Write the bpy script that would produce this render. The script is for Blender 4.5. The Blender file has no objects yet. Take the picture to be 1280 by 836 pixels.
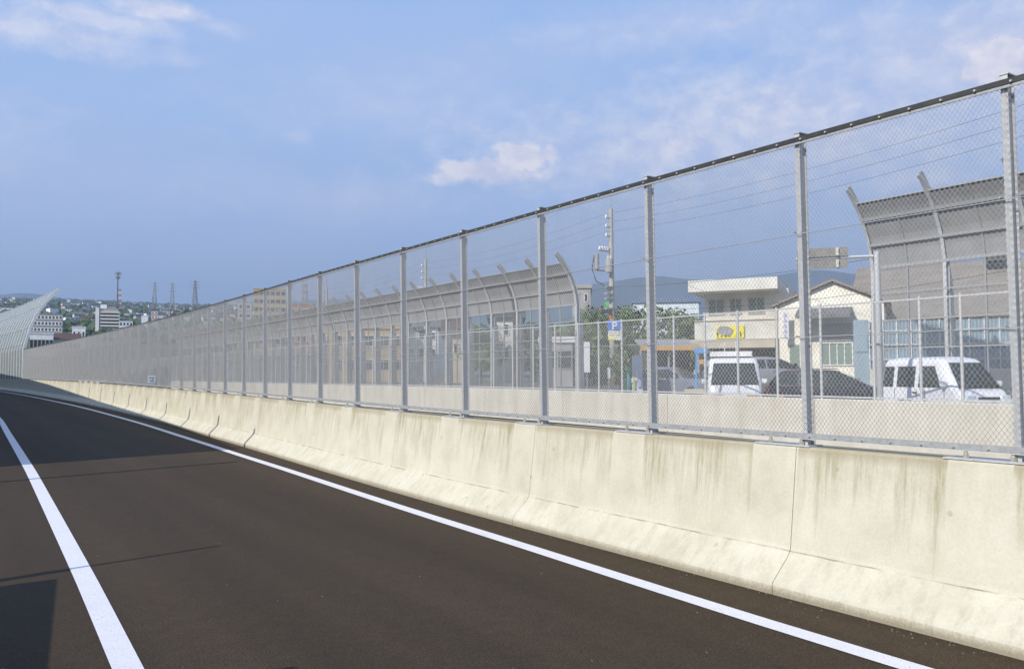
import bpy, bmesh, math, random
from mathutils import Vector, Matrix
random.seed(7)
PI = math.pi
scene = bpy.context.scene
COL = scene.collection
EYE = 1.75
F = 1050.0; PITCH = .04719; ROLL = -.004; YAW = .59352     # camera, measured on the 1280 px wide photograph
SUN_AZ = math.radians(12); SUN_EL = math.radians(33)

# ------------------------------------------------------------------ camera
def cam_axes():
    sa, ca, sp, cp = math.sin(YAW), math.cos(YAW), math.sin(PITCH), math.cos(PITCH)
    fwd = Vector((sa*cp, ca*cp, sp)); right = Vector((ca, -sa, 0)); up = right.cross(fwd)
    cr, sr = math.cos(ROLL), math.sin(ROLL)
    return cr*right + sr*up, -sr*right + cr*up, fwd
RT, UP, FW = cam_axes()
cam = bpy.data.cameras.new('camera'); co = bpy.data.objects.new('camera', cam); COL.objects.link(co)
m = Matrix((RT, UP, -FW)).transposed().to_4x4(); m.translation = (0, 0, EYE); co.matrix_world = m
cam.sensor_width = 36; cam.lens = F/1280*36; cam.clip_start = .05; cam.clip_end = 40000
scene.camera = co
def at(x, y, Z):
    """point seen at photograph pixel x, y at depth Z metres along the view axis"""
    d = FW + RT*((x-640)/F) + UP*((418-y)/F)
    return d*Z + Vector((0, 0, EYE))
def ground_at(x, Z, z=0.0):
    p = at(x, 466, Z); return Vector((p.x, p.y, z))

# ------------------------------------------------------------------ materials
def nodes(name):
    mt = bpy.data.materials.new(name); mt.use_nodes = True
    nt = mt.node_tree; b = nt.nodes['Principled BSDF']
    return mt, nt, b
def N(nt, t, **kw):
    n = nt.nodes.new(t)
    for k, v in kw.items():
        if k[0] == '_': n.inputs[k[1:].replace('_', ' ')].default_value = v
        else: setattr(n, k, v)
    return n
def L(nt, a, b): nt.links.new(a, b)
def noise(nt, vec, scale=5, detail=4, rough=.55, mapping=None):
    if mapping:
        mp = N(nt, 'ShaderNodeMapping'); mp.inputs['Scale'].default_value = mapping; L(nt, vec, mp.inputs['Vector']); vec = mp.outputs[0]
    n = N(nt, 'ShaderNodeTexNoise', _Scale=scale, _Detail=detail, _Roughness=rough); L(nt, vec, n.inputs['Vector'])
    return n.outputs['Fac']
def ramp(nt, fac, stops):
    r = N(nt, 'ShaderNodeValToRGB'); e = r.color_ramp.elements
    e[0].position, e[0].color = stops[0][0], (*stops[0][1], 1)
    e[1].position, e[1].color = stops[-1][0], (*stops[-1][1], 1)
    for p, c in stops[1:-1]:
        q = e.new(p); q.color = (*c, 1)
    L(nt, fac, r.inputs[0]); return r.outputs[0]
def mix(nt, fac, a, b, mode='MIX'):
    n = N(nt, 'ShaderNodeMix', data_type='RGBA', blend_type=mode)
    for s, v in ((n.inputs[0], fac), (n.inputs[6], a), (n.inputs[7], b)):
        if hasattr(v, 'is_linked'): L(nt, v, s)
        elif isinstance(v, (int, float)): s.default_value = v
        else: s.default_value = (*v, 1)
    return n.outputs[2]
def mth(nt, op, a, b=None, c=None, clamp=False):
    n = N(nt, 'ShaderNodeMath', operation=op, use_clamp=clamp)
    for s, v in zip(n.inputs, (a, b, c)):
        if v is None: continue
        if hasattr(v, 'is_linked'): L(nt, v, s)
        else: s.default_value = v
    return n.outputs[0]
def bump(nt, b, h, strength=.3, dist=.02):
    n = N(nt, 'ShaderNodeBump', _Strength=strength, _Distance=dist); L(nt, h, n.inputs['Height']); L(nt, n.outputs[0], b.inputs['Normal'])
def coord(nt, kind='Object'): return N(nt, 'ShaderNodeTexCoord').outputs[kind]
def simple(name, c, rough=.6, metal=0, var=.25, scale=6, spec=.5, bmp=0):
    """base colour with a little uneven dirt"""
    mt, nt, b = nodes(name); v = coord(nt)
    f = noise(nt, v, scale, 5)
    d = tuple(max(0, x*(1-var)) for x in c); u = tuple(min(1, x*(1+var*.6)) for x in c)
    L(nt, ramp(nt, f, [(.3, d), (.7, u)]), b.inputs['Base Color'])
    b.inputs['Roughness'].default_value = rough; b.inputs['Metallic'].default_value = metal
    b.inputs['Specular IOR Level'].default_value = spec
    if bmp: bump(nt, b, noise(nt, v, scale*6, 3), bmp)
    return mt
M = {}
def mk_asphalt(name, dark, light, spk):
    mt, nt, b = nodes(name); v = coord(nt)
    big = noise(nt, v, .35, 4, .6, (1, .35, 1)); fine = noise(nt, v, 90, 2, .8); mid = noise(nt, v, 7, 5, .7)
    track = noise(nt, v, 1.1, 2, .5, (1, .03, 1))
    c = ramp(nt, big, [(.3, dark), (.7, light)])
    c = mix(nt, .5, c, ramp(nt, track, [(.35, tuple(q*.8 for q in dark)), (.65, tuple(q*1.1 for q in light))]))
    c = mix(nt, .8, c, ramp(nt, fine, [(.3, (.3,)*3), (.5, (.75,)*3), (.72, (1.9,)*3)]), 'MULTIPLY')
    c = mix(nt, .5, c, ramp(nt, mid, [(.3, (.75,)*3), (.7, (1.25,)*3)]), 'MULTIPLY')
    vo = N(nt, 'ShaderNodeTexVoronoi', _Scale=2.6); L(nt, v, vo.inputs['Vector'])
    c = mix(nt, mth(nt, 'LESS_THAN', vo.outputs['Distance'], spk), c, (.35, .33, .3))
    L(nt, c, b.inputs['Base Color']); b.inputs['Roughness'].default_value = .85; b.inputs['Specular IOR Level'].default_value = .25
    bump(nt, b, fine, .5, .006); return mt
M['asphalt'] = mk_asphalt('fresh asphalt', (.047, .0320, .0175), (.067, .0465, .0265), .02)
M['lot'] = mk_asphalt('old asphalt', (.12, .115, .105), (.18, .17, .155), .03)
def mk_paint():
    mt, nt, b = nodes('road paint'); v = coord(nt)
    f = noise(nt, v, 60, 3, .8); g = noise(nt, v, 3, 5, .7)
    c = ramp(nt, f, [(.25, (.52, .51, .52)), (.5, (.76, .75, .77))]); c = mix(nt, .5, c, ramp(nt, g, [(.3, (.8,)*3), (.6, (1,)*3)]), 'MULTIPLY')
    c = mix(nt, ramp(nt, mth(nt, 'ADD', mth(nt, 'MULTIPLY', f, .75), mth(nt, 'MULTIPLY', g, .25)), [(.57, (0,)*3), (.68, (.85,)*3)]), c, (.09, .08, .07))
    L(nt, c, b.inputs['Base Color']); b.inputs['Roughness'].default_value = .7; bump(nt, b, f, .25, .004); return mt
M['paint'] = mk_paint()
def mk_barrier():
    mt, nt, b = nodes('cast concrete'); v = coord(nt); uv = coord(nt, 'UV')
    s = N(nt, 'ShaderNodeSeparateXYZ'); L(nt, uv, s.inputs[0]); u, z = s.outputs[0], s.outputs[1]
    mot = noise(nt, v, 2.2, 6, .6); fine = noise(nt, v, 45, 3, .7)
    c = ramp(nt, mot, [(.25, (.455, .43, .335)), (.5, (.535, .51, .41)), (.75, (.585, .565, .475))])
    # rain streaks: long in height, thin along the wall, absent under the fence feet
    cu = N(nt, 'ShaderNodeCombineXYZ'); L(nt, u, cu.inputs[0]); L(nt, mth(nt, 'MULTIPLY', z, .05), cu.inputs[2])
    st = noise(nt, cu.outputs[0], 24, 5, .72); ln = noise(nt, cu.outputs[0], 11, 3, .7); st2 = noise(nt, cu.outputs[0], 3.1, 2, .5)
    fr = mth(nt, 'FRACT', u)
    foot = mth(nt, 'MULTIPLY', mth(nt, 'GREATER_THAN', fr, .015), mth(nt, 'LESS_THAN', fr, .27))
    dirty = mth(nt, 'SUBTRACT', 1, mth(nt, 'MULTIPLY', foot, .85))
    low = N(nt, 'ShaderNodeMapRange', _From_Min=.25, _From_Max=1.15, _To_Min=.25, _To_Max=1); L(nt, z, low.inputs[0])
    drip = N(nt, 'ShaderNodeMapRange', _From_Min=-.05, _From_Max=.22); L(nt, mth(nt, 'SUBTRACT', z, mth(nt, 'SUBTRACT', 1.62, mth(nt, 'MULTIPLY', ln, 2.0))), drip.inputs[0])
    k = mth(nt, 'MULTIPLY', mth(nt, 'MULTIPLY', mth(nt, 'MULTIPLY', drip.outputs[0], ramp(nt, st, [(.40, (.12,)*3), (.50, (.40,)*3), (.60, (1,)*3)])), dirty), mth(nt, 'MULTIPLY', low.outputs[0], ramp(nt, st2, [(.36, (.35,)*3), (.58, (1,)*3)])))
    c = mix(nt, mth(nt, 'MULTIPLY', k, .95, clamp=True), c, (.29, .26, .16))
    # slope at the foot: brush-like dirt, and a grime line on the kink
    sl = noise(nt, v, 7, 5, .7, (1, 1.6, .3))
    lowm = mth(nt, 'MULTIPLY', mth(nt, 'LESS_THAN', z, .31), ramp(nt, sl, [(.48, (0,)*3), (.75, (1,)*3)]))
    c = mix(nt, mth(nt, 'MULTIPLY', lowm, .6), c, (.36, .33, .26))
    kn = mth(nt, 'LESS_THAN', mth(nt, 'ABSOLUTE', mth(nt, 'SUBTRACT', z, mth(nt, 'ADD', .313, mth(nt, 'MULTIPLY', mth(nt, 'SUBTRACT', mot, .5), .02)))), .005)
    c = mix(nt, mth(nt, 'MULTIPLY', kn, ramp(nt, noise(nt, v, 3, 3), [(.4, (0,)*3), (.6, (.75,)*3)])), c, (.2, .18, .14))
    lip = N(nt, 'ShaderNodeMapRange', _From_Min=1.05, _From_Max=1.12); L(nt, z, lip.inputs[0])
    c = mix(nt, mth(nt, 'MULTIPLY', mth(nt, 'MULTIPLY', lip.outputs[0], dirty), .7), c, (.33, .29, .2))
    grit = N(nt, 'ShaderNodeMapRange', _From_Min=.075, _From_Max=.02); L(nt, mth(nt, 'ADD', z, mth(nt, 'MULTIPLY', mth(nt, 'SUBTRACT', fine, .5), .06)), grit.inputs[0])
    c = mix(nt, mth(nt, 'MULTIPLY', grit.outputs[0], .7), c, (.20, .165, .11))
    # tie holes and blemishes
    vo = N(nt, 'ShaderNodeTexVoronoi', _Scale=3.0); L(nt, v, vo.inputs['Vector'])
    c = mix(nt, mth(nt, 'MULTIPLY', mth(nt, 'LESS_THAN', vo.outputs['Distance'], .075), .38), c, (.25, .24, .22))
    c = mix(nt, .25, c, ramp(nt, fine, [(.3, (.7,)*3), (.7, (1.15,)*3)]), 'MULTIPLY')
    L(nt, c, b.inputs['Base Color']); b.inputs['Roughness'].default_value = .85; b.inputs['Specular IOR Level'].default_value = .2
    bump(nt, b, mth(nt, 'ADD', mth(nt, 'MULTIPLY', fine, .4), mot), .25, .01); return mt
M['barrier'] = mk_barrier()
def mk_wall2():
    mt, nt, b = nodes('pale wall concrete'); v = coord(nt)
    st = noise(nt, v, 2.2, 4, .6, (1, 1, .12)); mo = noise(nt, v, 1.2, 6, .65)
    c = ramp(nt, mo, [(.3, (.49, .465, .40)), (.7, (.58, .56, .50))])
    c = mix(nt, .5, c, ramp(nt, st, [(.3, (.78, .75, .68)), (.6, (1.05,)*3)]), 'MULTIPLY')
    L(nt, c, b.inputs['Base Color']); b.inputs['Roughness'].default_value = .9; bump(nt, b, mo, .2); return mt
M['wall2'] = mk_wall2()
def mk_galv(name, lo, hi, metal=.35, rough=.5):
    mt, nt, b = nodes(name); v = coord(nt)
    vo = N(nt, 'ShaderNodeTexVoronoi', _Scale=38); L(nt, v, vo.inputs['Vector'])
    g = N(nt, 'ShaderNodeSeparateColor'); L(nt, vo.outputs['Color'], g.inputs[0])
    f = mth(nt, 'ADD', mth(nt, 'MULTIPLY', g.outputs[0], .45), mth(nt, 'MULTIPLY', noise(nt, v, 4, 4, .6), .55))
    L(nt, ramp(nt, f, [(.3, lo), (.7, hi)]), b.inputs['Base Color'])
    b.inputs['Metallic'].default_value = metal; b.inputs['Roughness'].default_value = rough; return mt
M['galv'] = mk_galv('galvanised steel', (.44, .45, .455), (.52, .53, .53), .15, .5)
M['galv_dark'] = mk_galv('weathered zinc', (.29, .30, .305), (.36, .37, .37), .15, .5)
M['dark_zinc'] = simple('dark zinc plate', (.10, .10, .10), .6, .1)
M['wire'] = simple('fence wire', (.48, .485, .485), .5, .1, .12, 3)
M['rail_dark'] = simple('dark rail steel', (.045, .045, .042), .5, .2, .3, 12)
M['bolt'] = simple('bolt zinc', (.62, .58, .5), .35, .6, .15, 20)
M['white_steel'] = simple('white steel', (.74, .77, .75), .4, 0, .12, 2)
def mk_panel(name, c, alpha, lines=18.0):
    """perforated or clear sheet: part of the light passes through"""
    mt, nt, b = nodes(name); v = coord(nt)
    L(nt, ramp(nt, noise(nt, v, 1.5, 4), [(.3, tuple(x*.88 for x in c)), (.7, tuple(min(1, x*1.08) for x in c))]), b.inputs['Base Color'])
    b.inputs['Roughness'].default_value = .5; b.inputs['Alpha'].default_value = alpha
    return mt
M['acoustic'] = mk_panel('acoustic panel', (.31, .31, .31), .88)
M['clear'] = mk_panel('clear pane', (.40, .48, .48), .05)
M['milky'] = mk_panel('milky pane', (.22, .25, .25), .80)
M['slab_grey'] = simple('grey back panel', (.20, .195, .18), .6)
def mk_glass(name, c=(.02, .03, .03), spec=.5):
    mt, nt, b = nodes(name); b.inputs['Base Color'].default_value = (*c, 1); b.inputs['Roughness'].default_value = .06; b.inputs['Specular IOR Level'].default_value = spec; return mt
M['glass'] = mk_glass('car glass', (.025, .035, .032)); M['window'] = mk_glass('window glass', (.20, .27, .23), .4)
M['tail'] = mk_glass('orange lens', (.5, .12, .02))
M['white_car'] = simple('white car paint', (.78, .79, .82), .25, 0, .04, 2); M['navy_car'] = simple('dark blue car paint', (.025, .03, .045), .2, .1, .15, 2)
M['silver_car'] = simple('silver car paint', (.40, .41, .43), .3, .4, .08, 2); M['grey_car'] = simple('blue grey car paint', (.23, .26, .32), .3, .3, .08, 2)
M['rubber'] = simple('rubber', (.02, .02, .02), .8); M['chrome'] = simple('wheel metal', (.5, .5, .5), .3, .6, .1)
M['black'] = simple('black plastic', (.02, .02, .022), .5)
for k, c in dict(cream=(.80, .77, .66), offwhite=(.62, .61, .56), beige=(.52, .47, .37), tan=(.50, .38, .22), brownroof=(.25, .215, .18),
                 grey=(.36, .36, .35), darkgrey=(.10, .10, .10), bluegrey=(.27, .36, .43), white=(.78, .78, .78), orange=(.60, .34, .08), yellow=(.85, .74, .04),
                 blue=(.05, .17, .62), skyblue=(.10, .30, .62), green=(.08, .42, .14), red=(.5, .10, .05), teal=(.05, .33, .26), brick=(.38, .17, .09),
                 concrete=(.40, .385, .35), lilac=(.42, .40, .62), wood=(.22, .13, .07), pylon=(.30, .32, .34), cable=(.03, .03, .035),
                 r_grey=(.15, .155, .165), r_dark=(.07, .072, .08), r_brown=(.11, .065, .05), r_blue=(.13, .17, .23), lime=(.45, .55, .10), bluishwhite=(.62, .68, .74)).items():
    M[k] = simple(k, c, .7, 0, .16, 1.2, .3)
def mk_leaf(name, a, b_, c):
    mt, nt, b = nodes(name); oi = N(nt, 'ShaderNodeNewGeometry')
    L(nt, ramp(nt, oi.outputs['Random Per Island'], [(0, a), (.5, b_), (1, c)]), b.inputs['Base Color']); b.inputs['Roughness'].default_value = .6
    b.inputs['Subsurface Weight'].default_value = 0; return mt
M['leaf'] = mk_leaf('broad leaves', (.045, .085, .020), (.08, .135, .033), (.14, .19, .055))
M['leaf_far'] = mk_leaf('far leaves', (.03, .055, .022), (.045, .075, .028), (.065, .10, .035))
M['bark'] = simple('bark', (.10, .075, .05), .9, 0, .4, 12, .2, .5)

# ------------------------------------------------------------------ mesh builder
class MB:
    def __init__(s): s.v = []; s.f = []; s.mi = []; s.uv = None; s.cur = 0
    def add(s, vs, fs):
        o = len(s.v); s.v += [tuple(p) for p in vs]; s.f += [tuple(o+i for i in f) for f in fs]; s.mi += [s.cur]*len(fs); return s
    def box(s, c, sz, rz=0, T=None):
        x, y, z = (q/2 for q in sz); R_ = Matrix.Rotation(rz, 3, 'Z')
        vs = [R_ @ Vector((a*x, b*y, d*z)) + Vector(c) for d in (-1, 1) for b in (-1, 1) for a in (-1, 1)]
        if T: vs = [T @ p for p in vs]
        return s.add(vs, [(0, 2, 3, 1), (4, 5, 7, 6), (0, 1, 5, 4), (2, 6, 7, 3), (0, 4, 6, 2), (1, 3, 7, 5)])
    def bar(s, p, q, w, h, up=(0, 0, 1)):
        p, q = Vector(p), Vector(q); d = (q-p).normalized(); up = Vector(up)
        if abs(d.dot(up)) > .99: up = Vector((1, 0, 0))
        r = d.cross(up).normalized(); u = r.cross(d)
        vs = [e + r*(a*w/2) + u*(b*h/2) for e in (p, q) for a, b in ((-1, -1), (1, -1), (1, 1), (-1, 1))]
        return s.add(vs, [(0, 1, 2, 3), (7, 6, 5, 4), (0, 4, 5, 1), (1, 5, 6, 2), (2, 6, 7, 3), (3, 7, 4, 0)])
    def tube(s, pts, r, n=8, cap=True, r2=None):
        pts = [Vector(p) for p in pts]; k = len(pts); vs = []
        for i, p in enumerate(pts):
            d = (pts[min(i+1, k-1)] - pts[max(i-1, 0)]).normalized()
            a = Vector((0, 0, 1)) if abs(d.z) < .9 else Vector((1, 0, 0))
            x = d.cross(a).normalized(); y = d.cross(x)
            rr = r if r2 is None else r + (r2-r)*i/(k-1)
            vs += [p + x*rr*math.cos(2*PI*j/n) + y*rr*math.sin(2*PI*j/n) for j in range(n)]
        fs = [(i*n+j, i*n+(j+1) % n, (i+1)*n+(j+1) % n, (i+1)*n+j) for i in range(k-1) for j in range(n)]
        if cap: fs += [tuple(range(n-1, -1, -1)), tuple(range((k-1)*n, k*n))]
        return s.add(vs, fs)
    def prism(s, poly, d):
        """closed polygon of 3-D points pushed along d"""
        n = len(poly); a = [Vector(p) for p in poly]; b = [p + Vector(d) for p in a]
        return s.add(a+b, [tuple(range(n-1, -1, -1)), tuple(range(n, 2*n))] + [(i, (i+1) % n, n+(i+1) % n, n+i) for i in range(n)])
    def sweep(s, rings, close=True, caps=True):
        n = len(rings[0]); k = len(rings); vs = [p for r in rings for p in r]; m_ = n if close else n-1
        fs = [(i*n+j, (i+1)*n+j, (i+1)*n+(j+1) % n, i*n+(j+1) % n) for i in range(k-1) for j in range(m_)]
        if caps and close: fs += [tuple(range(n)), tuple(range(k*n-1, (k-1)*n-1, -1))]
        return s.add(vs, fs)
    def build(s, name, mat, parent=None, smooth=False, loc=None, uv=None, bevel=0, origin=None):
        me = bpy.data.meshes.new(name)
        vs = s.v if origin is None else [tuple(Vector(p)-Vector(origin)) for p in s.v]
        me.from_pydata(vs, [], s.f)
        mats = mat if isinstance(mat, (list, tuple)) else [mat]
        for q in mats: me.materials.append(q)
        if len(mats) > 1: me.polygons.foreach_set('material_index', s.mi)
        if uv:
            ul = me.uv_layers.new(name='UVMap')
            for lp in me.loops: ul.data[lp.index].uv = uv[lp.vertex_index]
        if bevel or True:
            bm = bmesh.new(); bm.from_mesh(me)
            if bevel: bmesh.ops.bevel(bm, geom=[e for e in bm.edges if len(e.link_faces) == 2 and e.calc_face_angle(0) > .5], offset=bevel, segments=2, profile=.7, affect='EDGES', clamp_overlap=True)
            if len(bm.faces) < 60000: bmesh.ops.recalc_face_normals(bm, faces=bm.faces)
            bm.to_mesh(me); bm.free()
        if smooth: me.polygons.foreach_set('use_smooth', [True]*len(me.polygons))
        o = bpy.data.objects.new(name, me); COL.objects.link(o)
        if parent: o.parent = parent
        if loc is not None: o.location = loc
        elif origin is not None: o.location = origin
        return o
def tag(o, label, cat, group=None):
    o['label'] = label; o['category'] = cat
    if group: o['group'] = group
    return o
def thing(name, label, cat, loc=(0, 0, 0), rz=0, group=None):
    o = bpy.data.objects.new(name, None); COL.objects.link(o); o.location = loc; o.rotation_euler = (0, 0, rz); o.empty_display_size = .2
    return tag(o, label, cat, group)
def struct(o): o['kind'] = 'structure'; return o
def dup(o, parent=None):
    c = o.copy(); COL.objects.link(c)
    if parent: c.parent = parent
    for ch in o.children: dup(ch, c)
    return c
def lerp_tab(tab, y):
    """smooth (Catmull-Rom) look-up in a table of (y, value)"""
    if y <= tab[0][0]: return tab[0][1]
    for i in range(len(tab)-1):
        a, b = tab[i], tab[i+1]
        if y <= b[0]:
            p0 = tab[i-1] if i else a; p3 = tab[i+2] if i+2 < len(tab) else b
            t = (y-a[0])/(b[0]-a[0]); h = b[0]-a[0]
            m0 = (b[1]-p0[1])/max(1e-6, b[0]-p0[0])*h; m1 = (p3[1]-a[1])/max(1e-6, p3[0]-a[0])*h
            return (2*t**3-3*t*t+1)*a[1] + (t**3-2*t*t+t)*m0 + (-2*t**3+3*t*t)*b[1] + (t**3-t*t)*m1
    return tab[-1][1]
LINE = [(-14, 5.83), (0, 5.83), (6, 5.82), (10, 5.87), (14, 5.97), (18, 6.12), (22, 6.28), (33, 6.52), (53, 6.37), (82, 5.5), (105, 4.2), (130, 2.0), (160, -1.6), (190, -6.3)]
RISE = [(-14, 0), (9, 0), (13, .02), (17, .05), (21, .07), (32, .13), (50, .23), (80, .34), (105, .39), (190, .45)]
fx = lambda y: lerp_tab(LINE, y)
rz_ = lambda y: lerp_tab(RISE, y)
def frame(y):
    """point on the fence line, along vector, right-hand normal"""
    d = Vector((fx(y+.2)-fx(y-.2), .4, 0)).normalized()
    return Vector((fx(y), y, rz_(y))), d, Vector((d.y, -d.x, 0))
def off(y, a, z): p, d, n = frame(y); return p + n*a + Vector((0, 0, z))

# ------------------------------------------------------------------ ground, roads
def strip(name, mat, edges, ys, parent=None):
    mb = MB(); mb.sweep([[e(y) for e in edges] for y in ys], close=False)
    o = mb.build(name, mat); return struct(o)
ys_long = [-14+i*1.0 for i in range(60)] + [46+i*4 for i in range(37)]
def gsheet():
    mb = MB(); S = 9000; mb.add([(-S, -S, -.35), (S, -S, -.35), (S, S, -.35), (-S, S, -.35)], [(0, 1, 2, 3)])
    mt, nt, b = nodes('distant ground'); v = coord(nt)
    L(nt, ramp(nt, noise(nt, v, .01, 6), [(.3, (.07, .085, .05)), (.7, (.16, .15, .12))]), b.inputs['Base Color']); b.inputs['Roughness'].default_value = 1
    return struct(mb.build('ground', mt))
gsheet()
strip('road', M['asphalt'], [lambda y: off(y, -9.0, -.002), lambda y: off(y, -6.0, 0), lambda y: off(y, -3, 0), lambda y: off(y, -.10, 0)], ys_long)
strip('main_carriageway', M['asphalt'], [lambda y: off(y, .2, -.05), lambda y: Vector((18.1, y, rz_(y)-.05))], [y for y in ys_long if y < 150])
def lot():
    mb = MB(); mb.sweep([[Vector((x, y, z)) for x, z in ((18.25, .3), (22.3, .34), (27, 1.0), (38, 1.15), (75, 1.2))] for y in (-30, 20, 70, 140)], close=False); struct(mb.build('parking_lot', M['lot']))
lot()
# painted edge lines; offsets measured from the fence line
ER = [(-14, -.93), (3, -.93), (7.5, -.80), (14, -.74), (18, -.80), (25, -.85), (50, -.8), (190, -.8)]
EL = [(-14, .55), (0, .82), (5.5, 1.03), (8.76, 1.15), (15.7, 1.35), (18.5, 1.42), (28, 1.62), (37, 1.80), (50, 1.80), (80, 1.0), (190, -11)]
strip('edge_line', M['paint'], [lambda y: off(y, lerp_tab(ER, y)-.17, .005), lambda y: off(y, lerp_tab(ER, y), .005)], ys_long)
strip('lane_line', M['paint'], [lambda y: Vector((lerp_tab(EL, y)-.165, y, rz_(y)+.005)), lambda y: Vector((lerp_tab(EL, y), y, rz_(y)+.005))], ys_long)

# ------------------------------------------------------------------ near barrier
POST_Y = [-4.6, -2.7, -.85, .98, 2.75, 4.40, 6.23, 8.11, 9.99, 11.93, 13.87, 15.82, 17.80, 19.76]
while POST_Y[-1] < 81: POST_Y.append(POST_Y[-1]+1.95)
def post_u(y):
    P_ = POST_Y
    if y <= P_[0]: return (y-P_[0])/1.9
    for i in range(len(P_)-1):
        if y <= P_[i+1]: return i + (y-P_[i])/(P_[i+1]-P_[i])
    return len(P_)-1 + (y-P_[-1])/1.95
PROF = [(.32, -.3), (.32, 1.13), (.30, 1.15), (.018, 1.15), (0, 1.132), (-.098, .345), (-.106, .318), (-.122, .292), (-.142, .268), (-.305, .115), (-.325, .095), (-.335, .07), (-.335, -.06)]
def barrier():
    mb = MB(); uv = []
    cuts = [-14] + [y+.05 for i, y in enumerate(POST_Y) if i % 2 == 1]
    y = cuts[-1]
    while y < 185: y += 3.9; cuts.append(y)
    for a, b in zip(cuts, cuts[1:]):
        n = 3; rings = []
        for i in range(n+1):
            yy = a+.003 + (b-a-.006)*i/n; rings.append([off(yy, q, z) for q, z in PROF]); uv += [(post_u(yy), z) for q, z in PROF]
        mb.sweep(rings)
    # recessed core closes the joints
    core = [(.28, -.2), (.28, 1.11), (.03, 1.11), (-.085, .32), (-.29, .09), (-.29, -.06)]
    ys = [-13.9+i*1.5 for i in range(130)]
    mb.sweep([[off(q, a, z) for a, z in core] for q in ys]); uv += [(post_u(q), .31) for q in ys for _ in core]
    o = mb.build('concrete_barrier', M['barrier'], uv=uv)
    return tag(o, 'long rain-stained cream concrete barrier beside the dark road, carrying the nearest fence', 'barrier')
barrier()

def grit():
    mb = MB(); q = random.Random(4)
    for i in range(420):
        y = -1+26*q.random()**1.5; a = -.345-abs(q.gauss(0, .10)) if i < 330 else -.4-4.4*q.random(); p = off(y, a, 0); s_ = q.uniform(.003, .009)
        mb.add([p+Vector((s_*q.uniform(.6, 1.2), 0, 0)), p+Vector((-s_*.6, s_, 0)), p+Vector((-s_*.5, -s_, 0)), p+Vector((0, 0, s_*1.1))], [(0, 1, 3), (1, 2, 3), (2, 0, 3), (0, 2, 1)])
    o = mb.build('road_grit', M['stone']); o['kind'] = 'stuff'
M['stone'] = simple('grit stone', (.15, .135, .11), .9, 0, .6, 40)
grit()

# ------------------------------------------------------------------ near chain link fence
H = 2.55; MESH_L = 1.9; MESH_H = 2.42
def link_mesh(Lm, Hm, pitch, rise, r):
    """woven zigzag wires in the local y-z plane, thin real wires"""
    vs, fs = [], []
    n = round(Lm/pitch); dy = Lm/n; k = round(Hm/(rise/2)); dz = Hm/k
    ring = [(-r, 0), (r*.5, r*.87), (r*.5, -r*.87)]
    for i in range(n):
        y0 = i*dy; o = len(vs)
        for j in range(k+1):
            yy = y0 + (dy if (i+j) % 2 else 0) + (.0012 if (i+j) % 2 else -.0012); z = j*dz; xo = .0022 if i % 2 else -.0022
            for a, b in ring: vs.append((a+xo*(1 if j % 2 else -1), yy+b, z))
        for j in range(k):
            for q in range(3):
                fs.append((o+j*3+q, o+j*3+(q+1) % 3, o+(j+1)*3+(q+1) % 3, o+(j+1)*3+q))
    me = bpy.data.meshes.new('mesh_panel'); me.from_pydata(vs, [], fs); me.materials.append(M['wire']); me.polygons.foreach_set('use_smooth', [True]*len(me.polygons)); return me
LINK = link_mesh(MESH_L, MESH_H, .0209, .048, .0022)
fence = thing('chain_link_fence', 'nearest tall chain link fence with a dark top rail, on the rain-stained barrier', 'fence', (fx(4), 4, 1.15))
FB = Vector(fence.location)
def h_post(mb, base, top, d, n, wf, dep, tf=.007, tw=.006):
    """H section from base to top: flanges face the road"""
    up = top-base
    for a in (0, dep-tf):
        q = [base + n*(a+s*tf) + d*(t*wf/2) for s, t in ((0, -1), (1, -1), (1, 1), (0, 1))]; mb.prism(q, up)
    q = [base + n*(a) + d*(t*tw/2) for a, t in ((tf, -1), (dep-tf, -1), (dep-tf, 1), (tf, 1))]; mb.prism(q, up)
LEAN = -.03
for i, y in enumerate(POST_Y):
    p, d, n = frame(y); base = p + n*.05 + Vector((0, 0, 1.163)); top = base + n*LEAN + Vector((0, 0, H+.03))
    mb = MB(); h_post(mb, base-FB, top-FB, d, n, .046, .09)
    c = top-FB + n*.05; mb.prism([c + n*a + d*b for a, b in ((-.056, -.032), (.056, -.032), (.056, .032), (-.056, .032))], (0, 0, .008))
    po = mb.build('post', M['galv'], fence)
    mb = MB(); q0 = p + n*.004 - FB + Vector((0, 0, 1.151))
    mb.prism([q0 + n*a + d*b for a, b in ((0, -.07), (.18, -.07), (.18, .48), (0, .48))], (0, 0, .012)); mb.build('base_plate', M['galv'], po)
    if y < 40:
        for dy in (.02, .33):
            q = p + n*.03 + d*dy - FB + Vector((0, 0, 1.163)); mb = MB(); mb.tube([q, q+Vector((0, 0, .030))], .021, 6); mb.tube([q, q+Vector((0, 0, .078))], .0125, 8)
            mb.build('anchor_bolt', M['bolt'], po)
        if y < 20:
            for hz in (.345, .68):
                q = base-FB + (top-base)*hz; mb = MB(); mb.tube([q - n*.03 + d*.042, q + n*.03 + d*.036, q + n*.012 - d*.02], .007, 5); mb.build('wire_hook', M['bolt'], po)
for i in range(len(POST_Y)-1):
    y0, y1 = POST_Y[i], POST_Y[i+1]
    a = off(y0, .032, 1.25); b = off(y1, .032, 1.25); v = b-a
    o = bpy.data.objects.new('mesh_panel', LINK); COL.objects.link(o); o.parent = fence
    Y = v.normalized(); nn = Vector((Y.y, -Y.x, 0)).normalized(); Zv = Vector((0, 0, 1)) + nn*(LEAN/H); Zv.normalize(); Xv = Y.cross(Zv).normalized(); Zv = Xv.cross(Y)
    mm = Matrix((Xv, Y*(v.length/MESH_L), Zv)).transposed().to_4x4(); mm.translation = a-FB; o.matrix_local = mm
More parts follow.
